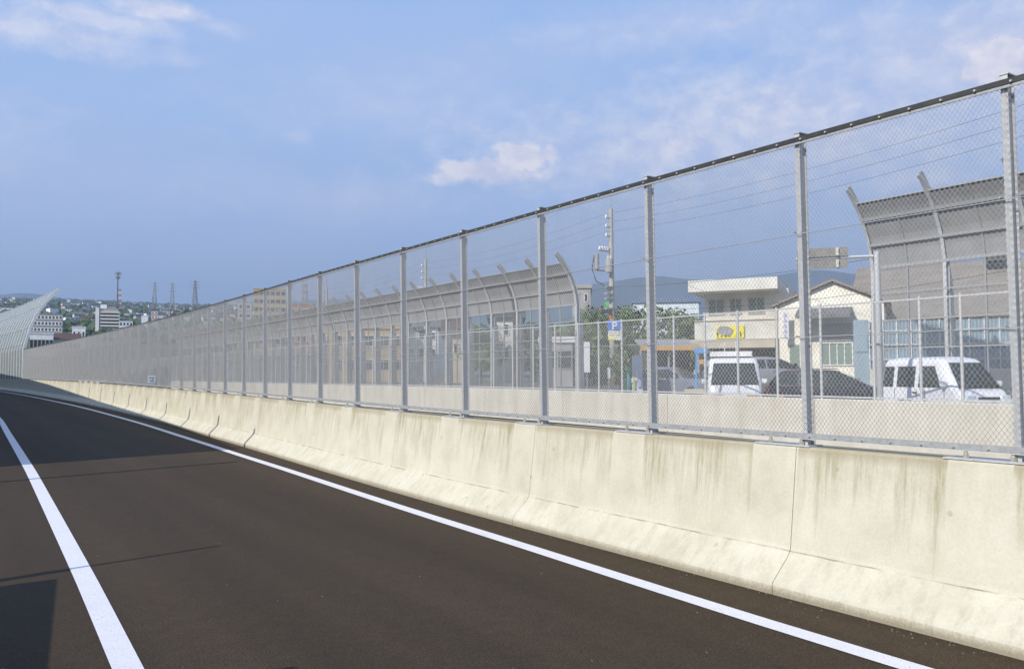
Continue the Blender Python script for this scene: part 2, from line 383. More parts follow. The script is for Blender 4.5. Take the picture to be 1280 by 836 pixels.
def rail(name, mat, a0, z0, h, t, lean=0):
    mb = MB(); rings = []
    for y in [POST_Y[0]+j*.975 for j in range(int((POST_Y[-1]-POST_Y[0])/.975)+1)] + [POST_Y[-1]]:
        rings.append([off(y, a0+lean+q*t, z0+w*h)-FB for q, w in ((0, 0), (1, 0), (1, 1), (0, 1))])
    mb.sweep(rings); return mb.build(name, mat, fence)
rail('top_rail', M['rail_dark'], .012, 1.15+H-.036, .037, .018, LEAN)
rail('top_strip', M['galv_dark'], .018, 1.15+H-.058, .021, .010, LEAN)
rail('bottom_rail', M['galv_dark'], .012, 1.222, .040, .018)
rail('bottom_flange', M['galv'], .012, 1.212, .008, .07)
for hz in (.345, .68):
    rail('tension_wire', M['galv_dark'], .022, 1.163+H*hz, .006, .006, LEAN*hz)
mb = MB(); mt_ = MB()
y = POST_Y[0]
while y < 45:
    q = off(y, .012+LEAN, 1.15+H-.026)-FB; nrm = frame(y)[2]; mt_.tube([q, q-nrm*.016], .008, 6)
    q = off(y, .012, 1.238)-FB; mb.tube([q, q-nrm*.014], .010, 6); y += .235
mb.build('bottom_rail_bolts', M['bolt'], fence)['kind'] = 'stuff'; mt_.build('top_rail_bolts', M['bolt'], fence)['kind'] = 'stuff'
# small white notice wired on the fence
nt_y = 33.4
t = thing('notice_sign', 'small square white notice with blue marks hung low on the distant fence', 'sign', off(nt_y, -.02, 1.35), 0)
p, d, n = frame(nt_y); hw = .125
mb = MB(); mb.prism([-n*(hw*2), Vector((0, 0, 0)), Vector((0, 0, .27)), -n*(hw*2)+Vector((0, 0, .27))], d*.01); mb.build('plate', M['white'], t)
mb = MB()
for a, b, w, h in ((-.07, .15, .04, .06), (.01, .17, .07, .03), (.0, .12, .06, .02), (-.07, .05, .14, .03)):
    o_ = -d*.006 + Vector((0, 0, b)) + n*(a-hw); mb.prism([o_, o_+n*w, o_+n*w+Vector((0, 0, h)), o_+Vector((0, 0, h))], d*.004)
mb.build('printed_marks', M['blue'], t)

# ------------------------------------------------------------------ white curved noise barrier at the far end
WPROF = [(0, 1.15), (0, 3.7), (.10, 4.15), (.25, 4.75), (.46, 5.6), (.85, 6.65), (1.42, 7.6), (2.02, 8.4), (2.6, 9.05)]
def curved_wall(name, label, y0, y1, step, prof, post_m, pane_m, thick=.22, clear_below=None, parent_loc=None):
    t = thing(name, label, 'noise barrier', (fx(y0), y0, rz_(y0)+1.15)); B = Vector(t.location); y = y0
    def P(yy, k, extra=0): a, z = prof[k]; return off(yy, a+extra, z) - B
    posts = []
    while y <= y1+.01:
        mb = MB(); p, d, n = frame(y); rings = []
        for k in range(len(prof)):
            k0, k1 = max(k-1, 0), min(k+1, len(prof)-1); tx, tz = prof[k1][0]-prof[k0][0], prof[k1][1]-prof[k0][1]; l = math.hypot(tx, tz)
            o = (n*(tz/l) - Vector((0, 0, tx/l)))*thick; c = P(y, k); w_ = .13 if y == y0 else .07; rings.append([c-d*w_, c+d*w_, c+d*w_+o, c-d*w_+o])
        mb.sweep(rings); mb.build('post', post_m, t); posts.append(y); y += step
    for a, b in zip(posts, posts[1:]):
        mb = MB(); rings = []
        for k in range(len(prof)): rings.append([P(a+.06, k, .05), P(b-.06, k, .05), P(b-.06, k, .07), P(a+.06, k, .07)])
        mb.sweep(rings); mb.build('pane', pane_m, t)
    # horizontal rails on every profile knee
    for k in range(2, len(prof), 2):
        mb = MB(); rings = [[P(q, k, .0), P(q, k, .045)+Vector((0, 0, -.01)), P(q, k, .045)+Vector((0, 0, .02)), P(q, k, .0)+Vector((0, 0, .03))] for q in posts]
        mb.sweep(rings); mb.build('rail', M['galv'], t)
    return t
curved_wall('noise_barrier', 'tall white translucent ribbed noise barrier curving over at the far left end', 83, 165, 2.0, WPROF, M['white_steel'], M['milky'])

# ------------------------------------------------------------------ far wall of the main carriageway, its fence, grey noise barriers
WX = 18.0
wz = lambda y: 1.10 + min(.10, max(0, (y-10)*.005))
def wall2():
    mb = MB(); ys = [-30, -20]; y = -16.15
    ys = [-28+i*5.15 for i in range(36)]
    for a, b in zip(ys, ys[1:]):
        mb.sweep([[Vector((WX+q, yy, z if z < 0 else wz(yy)-w)) for q, z, w in ((0, -.3, 0), (.3, -.3, 0), (.3, 1, .02), (.28, 1, 0), (.02, 1, 0), (0, 1, .02))] for yy in (a+.008, b-.008)])
    mb.box((WX+.15, 60, .4), (.2, 176, 1.2))
    tag(mb.build('concrete_wall', M['wall2']), 'low pale concrete wall seen through the nearest fence, below the parked vehicles', 'wall')
wall2()
F2Y = [9.57-1.2*i for i in range(18, 0, -1)] + [9.57, 10.49, 11.63, 13.07, 14.4, 15.72, 16.93, 18.17, 19.3, 20.51, 21.67, 22.78, 24.1, 25.45, 26.81, 28.17]
while F2Y[-1] < 112: F2Y.append(F2Y[-1]+1.9)
fence2 = thing('chain_link_fence', 'second chain link fence with thin posts, on the pale wall before the parked vehicles', 'fence', (WX+.1, 12, 1.1)); B2 = Vector(fence2.location)
H2 = 2.30
LINK2 = link_mesh(1.3, 2.2, .028, .056, .0029)
for i, y in enumerate(F2Y):
    z = wz(y); p = Vector((WX+.12, y, z))
    mb = MB(); mb.tube([p-B2, p-B2+Vector((0, 0, H2+.04))], .034, 8); mb.tube([p-B2+Vector((0, 0, H2+.04)), p-B2+Vector((0, 0, H2+.06))], .04, 8)
    po = mb.build('post', M['galv'], fence2)
    if i+1 < len(F2Y):
        y1 = F2Y[i+1]; o = bpy.data.objects.new('mesh_panel', LINK2); COL.objects.link(o); o.parent = fence2
        o.location = p-B2+Vector((-.0, 0, .06)); o.scale = (1, (y1-y)/1.3, 1)
mb = MB(); mb.sweep([[Vector((WX+.12, y, wz(y)+H2)) - B2 + Vector((a, 0, b)) for a, b in ((-.02, -.02), (.02, -.02), (.02, .02), (-.02, .02))] for y in F2Y]); mb.build('top_rail', M['galv'], fence2)
mb = MB(); mb.sweep([[Vector((WX+.12, y, wz(y)+.05)) - B2 + Vector((a, 0, b)) for a, b in ((-.02, -.02), (.02, -.02), (.02, .02), (-.02, .02))] for y in F2Y]); mb.build('bottom_rail', M['galv'], fence2)

GPROF = [(0, 0.0), (0, 3.3), (-.06, 3.65), (-.17, 4.0), (-.33, 4.32), (-.50, 4.58), (-.72, 4.85), (-.97, 5.1)]   # offset, height above the wall top
def grey_barrier(label, ys, X0=WX+.6, G=1.0, z00=None):
    t = thing('noise_barrier', label, 'noise barrier', (X0, ys[0], 1.0 if z00 is None else .3)); B = Vector(t.location)
    def P(y, a, z): return Vector((X0+a*G, y, (wz(y)-.02 if z00 is None else z00)+z*G)) - B
    def prof_at(z):
        for (a0, z0), (a1, z1) in zip(GPROF, GPROF[1:]):
            if z <= z1: return a0 + (a1-a0)*(z-z0)/(z1-z0)
        return GPROF[-1][0]
    for y in ys:
        mb = MB(); rin, rout = [], []
        for k, (a, z) in enumerate(GPROF):
            k0, k1 = max(k-1, 0), min(k+1, len(GPROF)-1); tx, tz = GPROF[k1][0]-GPROF[k0][0], GPROF[k1][1]-GPROF[k0][1]; l = math.hypot(tx, tz); nx, nz = tz/l, -tx/l
            rin.append((a, z, nx, nz))
        for lo, hi, w in ((0, .012, .06), (.012, .14, .006), (.14, .152, .06)):     # two flanges and a web, bent along the profile
            mb.sweep([[P(y-w, a+nx*lo, z+nz*lo), P(y+w, a+nx*lo, z+nz*lo), P(y+w, a+nx*hi, z+nz*hi), P(y-w, a+nx*hi, z+nz*hi)] for a, z, nx, nz in rin])
        po = mb.build('post', M['galv'], t)
        mb = MB(); mb.prism([P(y-.05, .155, 0), P(y-.05, .36, 0), P(y-.05, .30, 2.7), P(y-.05, .155, 3.25)], (0, .1, 0)); mb.build('stiffener', M['galv_dark'], po)
    zs_rail = [1.3, 1.97, 2.63, 3.27, 3.82, 4.42]
    for a, b in zip(ys, ys[1:]):
        a, b = min(a, b), max(a, b)
        zz = [3.3, 3.48, 3.65, 3.82, 4.0, 4.16, 4.32, 4.45, 4.58, 4.70, 4.80]
        mb = MB(); mb.sweep([[P(a+.062, prof_at(z)+.05, z), P(b-.062, prof_at(z)+.05, z), P(b-.062, prof_at(z)+.09, z), P(a+.062, prof_at(z)+.09, z)] for z in zz]); mb.build('acoustic_panel', M['acoustic'], t)
        mb = MB(); mb.box(P((a+b)/2, .07, 1.68), (.012, b-a-.13, 3.2*G)); mb.build('clear_panel', M['clear'], t)
        mb = MB(); c = (a+b)/2
        mb.sweep([[P(c-.022, prof_at(z)+.01, z), P(c+.022, prof_at(z)+.01, z), P(c+.022, prof_at(z)+.05, z), P(c-.022, prof_at(z)+.05, z)] for z in [0]+zz]); mb.build('mullion', M['galv_dark'], t)
    if z00 is None:
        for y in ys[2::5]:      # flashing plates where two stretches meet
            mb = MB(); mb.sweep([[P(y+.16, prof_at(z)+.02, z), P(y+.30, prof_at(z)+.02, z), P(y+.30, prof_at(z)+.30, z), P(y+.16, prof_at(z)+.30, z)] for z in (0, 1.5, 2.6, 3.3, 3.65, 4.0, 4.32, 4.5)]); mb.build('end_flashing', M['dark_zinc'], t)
    y0, y1 = min(ys), max(ys); seq = sorted(ys)
    for z in zs_rail:
        mb = MB(); w = .034 if z > 3 else .018
        mb.sweep([[P(y, prof_at(z)-.004, z-w), P(y, prof_at(z)+.048, z-w), P(y, prof_at(z+w)+.048, z+w), P(y, prof_at(z+w)-.004, z+w)] for y in seq]); mb.build('rail', M['galv_dark'], t)
    mb = MB(); z = 4.80; mb.sweep([[P(y, prof_at(z)+.03, z-.01), P(y, prof_at(z)+.11, z-.01), P(y, prof_at(z)+.11, z+.02), P(y, prof_at(z)+.03, z+.02)] for y in seq]); mb.build('edge_trim', M['galv_dark'], t)
    return t
grey_barrier('big grey overhanging noise barrier at the right edge, behind the small white van', [18.15-2.70*i for i in range(10)], 28.3, 1.50, .68)
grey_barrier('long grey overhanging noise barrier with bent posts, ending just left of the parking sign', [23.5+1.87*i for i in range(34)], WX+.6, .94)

# ------------------------------------------------------------------ left side of the road, outside the picture: what throws the shadows
def left_side():
    mb = MB(); mb.sweep([[Vector((a, y, z)) for a, z in ((-1.35, -.1), (-1.35, h), (-1.05, h), (-.97, .3), (-.75, .1), (-.75, -.1))] for y, h in ((-14, .9), (-8, .95), (5.3, 1.05), (7.9, 1.26))])
    tag(mb.build('concrete_barrier', M['barrier'], uv=[(0, 0)]*24), 'concrete barrier on the left shoulder behind the white line', 'barrier')
    t = thing('sign_post', 'thin steel post at the end of the left shoulder barrier', 'post', (-1.1, 8.2, 0)); mb = MB(); mb.tube([(0, 0, -.05), (0, 0, 2.3)], .028, 8); mb.build('pole', M['galv'], t)
    mb = MB(); mb.box((0, 0, .65), (.12, .1, 1.4)); mb.build('foot', M['galv'], t)
    t = thing('marker_post', 'tall thin steel pole on the left shoulder', 'post', (-1.1, 15.6, 0)); mb = MB(); mb.tube([(0, 0, -.05), (0, 0, 3.95)], .075, 8); mb.build('pole', M['galv'], t)
    t = thing('shadow_box', 'added grey box, unseen on the left shoulder, casting a road shadow', 'cabinet', (-.4, 3.9, 0)); mb = MB(); mb.box((0, 0, .65), (.4, 1.4, 1.35)); mb.build('body', M['grey'], t, bevel=.02)  # added box outside the view, put there to shade the near road
    t = thing('noise_barrier', 'tall solid noise barrier on the left shoulder, bare posts above it', 'noise barrier', (fx(20)-7.4, 17.8, 0)); B = Vector(t.location)
    top = [(17.8, 4.50), (21.5, 4.66), (30, 4.84), (39, 5.03), (52, 5.42), (67, 5.95), (85, 6.45), (110, 7.0), (160, 7.4)]
    ys = [17.8, 20, 22, 26, 30, 36, 42, 50, 58, 66, 76, 86, 98, 110, 130, 160]
    mb = MB(); mb.sweep([[off(y, a, z)-B for a, z in ((-7.35, -.2), (-7.2, -.2), (-7.2, lerp_tab(top, y)-rz_(y)), (-7.35, lerp_tab(top, y)-rz_(y)))] for y in ys]); mb.build('panel', M['grey'], t)
    y = 18.2
    while y < 60:
        mb = MB(); q = off(y, -7.12, 0)-B; h = lerp_tab(top, y)-rz_(y)+.66; mb.box(q+Vector((0, 0, h/2)), (.1, .1, h)); mb.build('post', M['galv'], t); y += 3.75
left_side()

# ------------------------------------------------------------------ vehicles
def ring(z, xb, xf, hw, r, n=4):
    r = min(r, hw*.95, (xf-xb)*.45); pts = []
    for cx, cy, a0 in ((xf-r, hw-r, 0), (xb+r, hw-r, PI/2), (xb+r, -hw+r, PI), (xf-r, -hw+r, 1.5*PI)):
        for k in range(n): a = a0 + PI/2*k/(n-1); pts.append(Vector((cx+r*math.cos(a), cy+r*math.sin(a), z)))
    return pts
def car(name, label, cat, loc, heading, levels, paint, side_wins, screen, rear, wheels, wr=.30, extra=None):
    """levels: (z, x back, x front, half width, corner radius) from sill to roof"""
    t = thing(name, label, cat, loc, heading)
    mb = MB(); mb.sweep([ring(*l) for l in levels]); mb.build('body', paint, t, smooth=False, bevel=.012)
    def lv(z):
        for a, b in zip(levels, levels[1:]):
            if z <= b[0]:
                f = (z-a[0])/(b[0]-a[0]); return [a[i]+(b[i]-a[i])*f for i in range(4)]
        return levels[-1][:4]
    for sgn in (1, -1):
        for poly in side_wins:
            mb = MB(); P_ = [Vector((x, sgn*(lv(z)[3]+.002), z)) for x, z in poly]
            mb.prism(P_, (0, sgn*.012, 0)); mb.build('side_window', M['glass'], t)
        for x in wheels:
            w_ = MB(); hw = levels[1][3]; w_.tube([(x, sgn*(hw-.17), wr), (x, sgn*(hw+.005), wr)], wr, 18); wo = w_.build('wheel', M['rubber'], t)
            r_ = MB(); r_.tube([(x, sgn*(hw+.004), wr), (x, sgn*(hw+.014), wr)], wr*.62, 14); r_.build('rim', M['chrome'], wo)
        # mirror and door handle
        zb = screen[0]; x = lv(zb)[2]-.32
        mb = MB(); mb.box((x, sgn*(lv(zb)[3]+.10), zb+.12), (.10, .17, .14)); mb.build('mirror', M['black'] if paint is not M['white_car'] else M['white_car'], t, bevel=.03)
        mb = MB(); mb.box((-.1, sgn*(lv(zb-.15)[3]+.012), zb-.12), (.18, .03, .03)); mb.build('door_handle', M['black'], t)
        mb = MB(); z = levels[1][0]+.28; fx_ = lv(z)[2]; mb.box((fx_-.10, sgn*(lv(z)[3]-.17), z), (.22, .30, .15)); mb.build('headlight', M['bluishwhite'], t, bevel=.03)
        mb = MB(); bx = lv(z+.1)[1]; mb.box((bx+.05, sgn*(lv(z)[3]-.10), z+.12), (.14, .16, .28)); mb.build('tail_light', M['red'], t, bevel=.02)
    def glassq(z0, z1, front, nm):
        a, b = lv(z0), lv(z1); k = 2 if front else 1; s = 1 if front else -1
        w0, w1 = a[3]-.10, b[3]-.14
        P_ = [Vector((a[k]+s*.004, -w0, z0)), Vector((a[k]+s*.004, w0, z0)), Vector((b[k]+s*.004, w1, z1)), Vector((b[k]+s*.004, -w1, z1))]
        mb = MB(); mb.prism(P_, (s*.012, 0, .004)); mb.build(nm, M['glass'], t)
    glassq(*screen, True, 'windscreen'); glassq(*rear, False, 'rear_window')
    mb = MB(); a = lv(levels[1][0]+.08); mb.box((a[2]+.01, 0, levels[1][0]+.06), (.10, a[3]*1.7, .16)); mb.build('bumper', M['black'] if paint is not M['white_car'] else M['white_car'], t, bevel=.03)
    mb = MB(); mb.box((a[2]+.065, 0, levels[1][0]+.10), (.012, .33, .165)); mb.build('number_plate', M['white'], t)
    if extra: extra(t, lv)
    return t
def view_dir(x):
    d = FW + RT*((x-640)/F); d.z = 0; return d.normalized()
def head(x, beta):
    """heading angle: 0 = driving to the right in the view at column x, 90 = straight at the camera"""
    v = view_dir(x); r = Vector((v.y, -v.x, 0)); b = math.radians(beta); h = r*math.cos(b) - v*math.sin(b); return math.atan2(h.y, h.x)
LOTZ = .3
def on_lot(x, Z):
    p = ground_at(x, Z); X = p.x; p.z = .3 if X < 18.3 else .34 if X < 22.3 else .34+(X-22.3)/4.7*.66 if X < 27 else 1.0+(X-27)*.0136; return p
KEI = [(.24, -1.62, 1.60, .70, .15), (.42, -1.66, 1.67, .74, .22), (.75, -1.66, 1.66, .74, .25), (.98, -1.64, 1.52, .735, .25), (1.02, -1.63, 1.40, .73, .22), (1.70, -1.54, .86, .635, .2), (1.80, -1.46, .70, .58, .18), (1.86, -1.2, .45, .42, .15)]
def van_bits(t, lv):
    for x in (-.92, -.05, .98):
        for s_ in (1, -1): mb = MB(); mb.box((x, s_*(lv(.75)[3]-.002), .74), (.012, .012, .56)); mb.build('door_seam', M['black'], t)
    mb = MB(); mb.box((1.655, 0, .80), (.03, .62, .07)); mb.build('grille', M['black'], t, bevel=.01)
    for s_ in (1, -1):
        mb = MB(); mb.box((1.60, s_*.52, .80), (.12, .26, .15)); mb.build('headlight', M['bluishwhite'], t, bevel=.03)
        mb = MB(); mb.bar((1.47, s_*.30-.2, 1.055), (1.38, s_*.30+.25, 1.15), .018, .018); mb.build('wiper', M['black'], t)
car('minivan', 'small white van parked behind the pale wall, facing right', 'van', ground_at(1176, 22.6, LOTZ), head(1178, 50), KEI, M['white_car'],
    [[(-1.44, 1.06), (-1.0, 1.06), (-1.0, 1.62), (-1.38, 1.62)], [(-.84, 1.06), (-.14, 1.06), (-.14, 1.62), (-.84, 1.62)], [(.02, 1.06), (.86, 1.06), (.56, 1.62), (.02, 1.62)]], (1.04, 1.70), (1.04, 1.66), (-1.1, 1.18), .30, van_bits)
WAGON = [(.22, -2.15, 2.15, .78, .15), (.4, -2.25, 2.25, .83, .3), (.75, -2.26, 2.24, .84, .3), (.92, -2.22, 1.2, .83, .3), (.97, -2.2, 1.02, .82, .25), (1.40, -1.85, .22, .66, .2), (1.47, -1.7, .02, .6, .2), (1.50, -1.3, -.3, .45, .2)]
def wagon_hood(t, lv):
    mb = MB(); mb.sweep([ring(.75, .9, 2.22, .80, .3), ring(.88, .9, 2.10, .74, .3), ring(.93, .9, 1.7, .62, .2)]); mb.build('bonnet', M['navy_car'], t)
    for s in (1, -1):
        mb = MB(); mb.bar((-1.6, s*.52, 1.53), (0, s*.52, 1.53), .03, .03); mb.build('roof_rail', M['r_brown'], t)
car('station_wagon', 'dark navy station wagon parked left of the small white van', 'car', ground_at(1046, 29.0, .36), head(1046, 4), WAGON, M['navy_car'],
    [[(-1.95, 1.0), (-1.2, 1.0), (-1.2, 1.38), (-1.75, 1.38)], [(-1.12, 1.0), (-.35, 1.0), (-.35, 1.38), (-1.12, 1.38)], [(-.28, 1.0), (.80, 1.0), (.20, 1.38), (-.28, 1.38)]], (1.0, 1.42), (1.0, 1.38), (-1.35, 1.35), .31, wagon_hood)
SEDAN = [(.22, -2.1, 2.1, .76, .15), (.38, -2.2, 2.2, .82, .3), (.72, -2.22, 2.18, .82, .3), (.88, -1.7, 1.2, .81, .3), (.92, -1.6, 1.05, .80, .25), (1.32, -1.0, .25, .62, .2), (1.38, -.85, .05, .55, .2), (1.41, -.6, -.2, .4, .15)]
def boot(c):
    def f(t, lv):
        mb = MB(); mb.sweep([ring(.72, .8, 2.16, .79, .3), ring(.84, .8, 2.05, .73, .3), ring(.88, .8, 1.6, .62, .2)]); mb.build('bonnet', c, t)
        mb = MB(); mb.sweep([ring(.72, -2.2, -1.2, .79, .3), ring(.88, -2.1, -1.2, .74, .3), ring(.93, -1.9, -1.2, .62, .2)]); mb.build('boot_lid', c, t)
    return f
SW = [[(-1.25, .95), (-.45, .95), (-.45, 1.30), (-.95, 1.30)], [(-.38, .95), (.80, .95), (.24, 1.30), (-.38, 1.30)]]
car('sedan', 'silver sedan parked between the white truck and the cream gabled house', 'car', on_lot(962, 33), head(962, -22), SEDAN, M['silver_car'], SW, (.95, 1.33), (.95, 1.33), (-1.3, 1.35), .31, boot(M['silver_car']))
car('sedan', 'blue grey sedan under the carport with the orange edge', 'car', ground_at(840, 35, .62), head(838, 30), SEDAN, M['grey_car'], SW, (.95, 1.33), (.95, 1.33), (-1.3, 1.35), .31, boot(M['grey_car']))
BOXV = [(.28, -2.0, 1.98, .76, .12), (.45, -2.1, 2.08, .84, .2), (.85, -2.1, 2.08, .85, .2), (1.05, -2.1, 2.02, .85, .2), (1.75, -2.05, 1.66, .79, .2), (1.92, -2.0, 1.50, .74, .18), (1.97, -1.8, 1.2, .6, .15)]
def rack(t, lv):
    mb = MB(); mb.box((1.05, -.06, 2.09), (.5, 1.35, .17)); mb.build('roof_box', M['white'], t, bevel=.02)
    for y in (-.25, .12): mb = MB(); mb.tube([(.9, y, 2.1), (.9, y, 2.52)], .012, 6); mb.build('aerial', M['white'], t)
    for s in (1, -1): mb = MB(); mb.box((2.10, s*.55, .72), (.03, .38, .09)); mb.build('indicator', M['tail'], t)
    for s in (.3, -.35): mb = MB(); mb.bar((2.03, s-.3, 1.10), (1.93, s+.22, 1.24), .02, .02); mb.build('wiper', M['black'], t)
car('delivery_truck', 'white truck with a roof box facing the camera, below the yellow sign', 'truck', ground_at(914, 29.0, LOTZ), head(914, 87), BOXV, M['white_car'],
    [[(.2, 1.1), (1.62, 1.1), (1.40, 1.68), (.2, 1.68)]], (1.08, 1.78), (1.1, 1.7), (-1.3, 1.35), .32, rack)

# ------------------------------------------------------------------ buildings seen through the fences
class Fac:
    """a facade plane facing the camera side: u to the right, z up, w backwards; sizes from photo pixels at depth Z"""
    def __init__(s, x0, x1, Z, name, label, cat, rot=0, base=LOTZ, group=None):
        s.s = Z/F; s.su = s.s/math.sqrt(1+(((x0+x1)/2-640)/F)**2); s.x0 = x0; v = view_dir((x0+x1)/2); r = Vector((v.y, -v.x, 0)); g = ground_at(x0, Z, 0)
        s.t = thing(name, label, cat, (g.x, g.y, base), math.atan2(r.y, r.x)+math.radians(rot), group); s.base = base
        # local x = to the right, local y = backwards (away from the camera)
    def u(s, x): return (x-s.x0)*s.su
    def z(s, y): return EYE + (467-y)*s.s - s.base
    def B(s, nm, mat, x0, x1, y0, y1, w0, w1, bevel=0, parent=None):
        mb = MB(); s.add(mb, x0, x1, y0, y1, w0, w1); return mb.build(nm, mat, parent or s.t, bevel=bevel)
    def add(s, mb, x0, x1, y0, y1, w0, w1):
        u0, u1 = s.u(x0), s.u(x1); z0, z1 = s.z(y1) if y1 is not None else -.3, s.z(y0)
        mb.box(((u0+u1)/2, (w0+w1)/2, (z0+z1)/2), (u1-u0, w1-w0, z1-z0))
    def window(s, x0, x1, y0, y1, w=0, frame='white', glass='window', bars=1):
        fr = MB(); f = s.s*1.0; u0, u1, z0, z1 = s.u(x0), s.u(x1), s.z(y1), s.z(y0); e = max(.05, .8*s.s)
        for a, b, c, d in ((u0-e, u0, z0-e, z1+e), (u1, u1+e, z0-e, z1+e), (u0, u1, z1, z1+e), (u0, u1, z0-e, z0)): fr.box(((a+b)/2, w-.03, (c+d)/2), (b-a, .08, d-c))
        for k in range(bars): c = u0+(u1-u0)*(k+1)/(bars+1); fr.box((c, w-.03, (z0+z1)/2), (e*.8, .06, z1-z0))
        o = fr.build('window', M[frame], s.t); g = MB(); g.box(((u0+u1)/2, w-.004, (z0+z1)/2), (u1-u0, .02, z1-z0)); g.build('pane', M[glass], o)
# two-storey office with a deep flat roof
b = Fac(868, 990, 45, 'office_building', 'two-storey off-white office with a thick flat roof, behind the white truck', 'building', -9)
b.B('wall', M['offwhite'], 880, 985, 364, 402, .6, 8); b.B('ground_floor', M['offwhite'], 869, 978, 402.5, 426, 0, 8); b.B('shade_opening', M['darkgrey'], 872, 976, 426.5, None, 3.0, 8)  # dark grey at the bottom paints in the shade of the opening under the canopy
b.B('roof_slab', M['offwhite'], 866, 976, 353, 367, -.9, 8.6); b.B('corner_pier', M['offwhite'], 969, 977, 427, None, .05, 1.0)
b.B('canopy', M['beige'], 872, 974, 426.4, 437, -1.6, 0); b.B('side_pier', M['offwhite'], 869, 873, 427, None, .05, 1.0)
for x0, x1 in ((885.5, 904), (913, 926), (936, 955)): b.window(x0, x1, 375, 393, .6, 'beige', 'window', 1)
b.B('cornice_line', M['beige'], 869, 978, 401.2, 402.3, -.08, 8)
w = Fac(868, 990, 45, 'shop_sign', 'bright yellow shop sign with dark lettering on the off-white office wall', 'sign', -9, base=LOTZ)
w.B('board', M['yellow'], 897, 932, 409, 424, -.14, -.02)
mk = MB()
for k in range(7):
    x = 898+k*4.8
    if k == 4: continue
    w.add(mk, x, x+3.4, 418.2, 419.2, -.16, -.142); w.add(mk, x+.3+(k % 3)*.9, x+1.4+(k % 3)*.9, 415.5, 422.5, -.16, -.142); w.add(mk, x+.2, x+3.0, 421.0, 422.0, -.16, -.142)
mk.build('lettering', M['darkgrey'], w.t)
t = thing('satellite_dish', 'grey satellite dish on an arm in front of the yellow shop sign', 'dish', at(906, 414, 43.2)); v = -view_dir(906)
mb = MB(); axis = (v*.8+Vector((.3, -.2, .45))).normalized(); e1 = axis.cross(Vector((0, 0, 1))).normalized(); e2 = e1.cross(axis)
rings = [[e1*(r*math.cos(a))*1.0+e2*(r*.62*math.sin(a))+axis*(.25*r*r) for a in [2*PI*k/20 for k in range(20)]] for r in (.02, .2, .35, .46)]
mb.sweep(rings+[[p-axis*.02 for p in r] for r in rings[::-1]], caps=False); mb.build('reflector', M['grey'], t, smooth=True)
mb = MB(); mb.tube([Vector((0, 0, 0)), -v*.6+Vector((0, 0, -.25))], .035, 6); mb.build('wall_arm', M['galv_dark'], t)
mb = MB(); mb.tube([e2*-.28, axis*.42], .018, 5); mb.build('feed_arm', M['galv_dark'], t)
# cream gabled house
b = Fac(975, 1100, 40, 'gabled_house', 'cream gabled house with a brown awning and white banners, right of the office', 'house', -4)
S = b.s; mb = MB(); pk = b.z(356); ev = b.z(382); wl = b.u(1104)
mb.prism([(0, 0, -.3), (wl, 0, -.3), (wl, 0, ev), (b.u(1043), 0, pk), (0, 0, ev)], (0, 9, 0)); b1 = mb.build('wall', M['cream'], b.t)
mb = MB(); um = b.u(1043)
for a, c in ((-.3, um), (wl+.3, um)):
    za = ev - (pk-ev)*.3/um; mb.prism([(a, -.25, za+.02), (c, -.25, pk+.02), (c, -.25, pk+.14), (a, -.25, za+.13)], (0, 9.6, 0))
mb.build('roof', M['brownroof'], b.t)
mb = MB(); u0, u1 = b.u(1000), b.u(1066); mb.prism([(u0, -1.5, b.z(402)), (u0, 0, b.z(391)), (u0, 0, b.z(387)), (u0, -1.5, b.z(398))], (u1-u0, 0, 0)); mb.build('awning', M['r_grey'], b.t)
b.B('shutter_box', M['grey'], 1027, 1066, 407, 428, -.12, 0); b.window(1029, 1065, 431, 457, 0, 'white', 'window', 3); b.B('door', M['window'], 988, 1000, 432, None, -.05, 0)
for i, (x0, x1, y0, y1, lab) in enumerate(((978.5, 987, 391, 425, 'narrow white banner with violet characters at the left corner of the cream house'), (1001, 1012.5, 396, 427, 'wide white banner with blue characters under the brown awning'))):
    w = Fac(x0, x1, 39.4, 'banner', lab, 'banner', -4); w.B('cloth', M['white'], x0, x1, y0, y1, 0, .05)
    mk = MB(); y = y0+2.5; wd = x1-x0
    while y < y1-5:
        w.add(mk, x0+wd*.25, x0+wd*.75, y, y+.9, -.02, -.002); w.add(mk, x0+wd*.44, x0+wd*.58, y-.8, y+4, -.02, -.002); w.add(mk, x0+wd*.22, x0+wd*.4, y+2.4, y+3.6, -.02, -.002); w.add(mk, x0+wd*.62, x0+wd*.8, y+2.0, y+4, -.02, -.002); y += 6.6
    mk.build('characters', M['blue'] if i else M['lilac'], w.t)
# long brown-roofed warehouse and the sheet fence in front of it
b = Fac(1068, 1330, 46, 'warehouse', 'long low warehouse with a broad brown roof at the right edge', 'building', 0)
W_ = b.u(1400); ez = b.z(399); rz2 = b.z(349)+1.2
mb = MB(); mb.box((W_/2, 7.2, ez/2-.15), (W_, 14, ez+.3)); mb.build('wall', M['beige'], b.t)
mb = MB(); mb.prism([(-.4, -.5, ez-.15), (-.4, 7.2, rz2), (-.4, 15, ez-.15), (-.4, 15, ez+.05), (-.4, 7.2, rz2+.22), (-.4, -.5, ez+.05)], (W_+.8, 0, 0)); mb.build('roof', M['brownroof'], b.t)
mb = MB(); mb.box((b.u(1250), 5.6, rz2+.2), (1.1, 1.2, .55)); mb.build('roof_vent', M['darkgrey'], b.t)
for k in range(5): b.window(1100+k*40, 1120+k*40, 402, 409, .2, 'grey', 'window', 1)
b = Fac(1068, 1270, 36, 'corrugated_fence', 'tall blue grey corrugated sheet fence behind the small white van', 'fence', 0)
b.B('base_wall', M['wall2'], 1068, 1330, 463, None, 0, .25)
mb = MB(); n = 120; u1 = b.u(1330); pts = []
for k in range(n+1): pts.append((u1*k/n, .05 if k % 2 else .11))
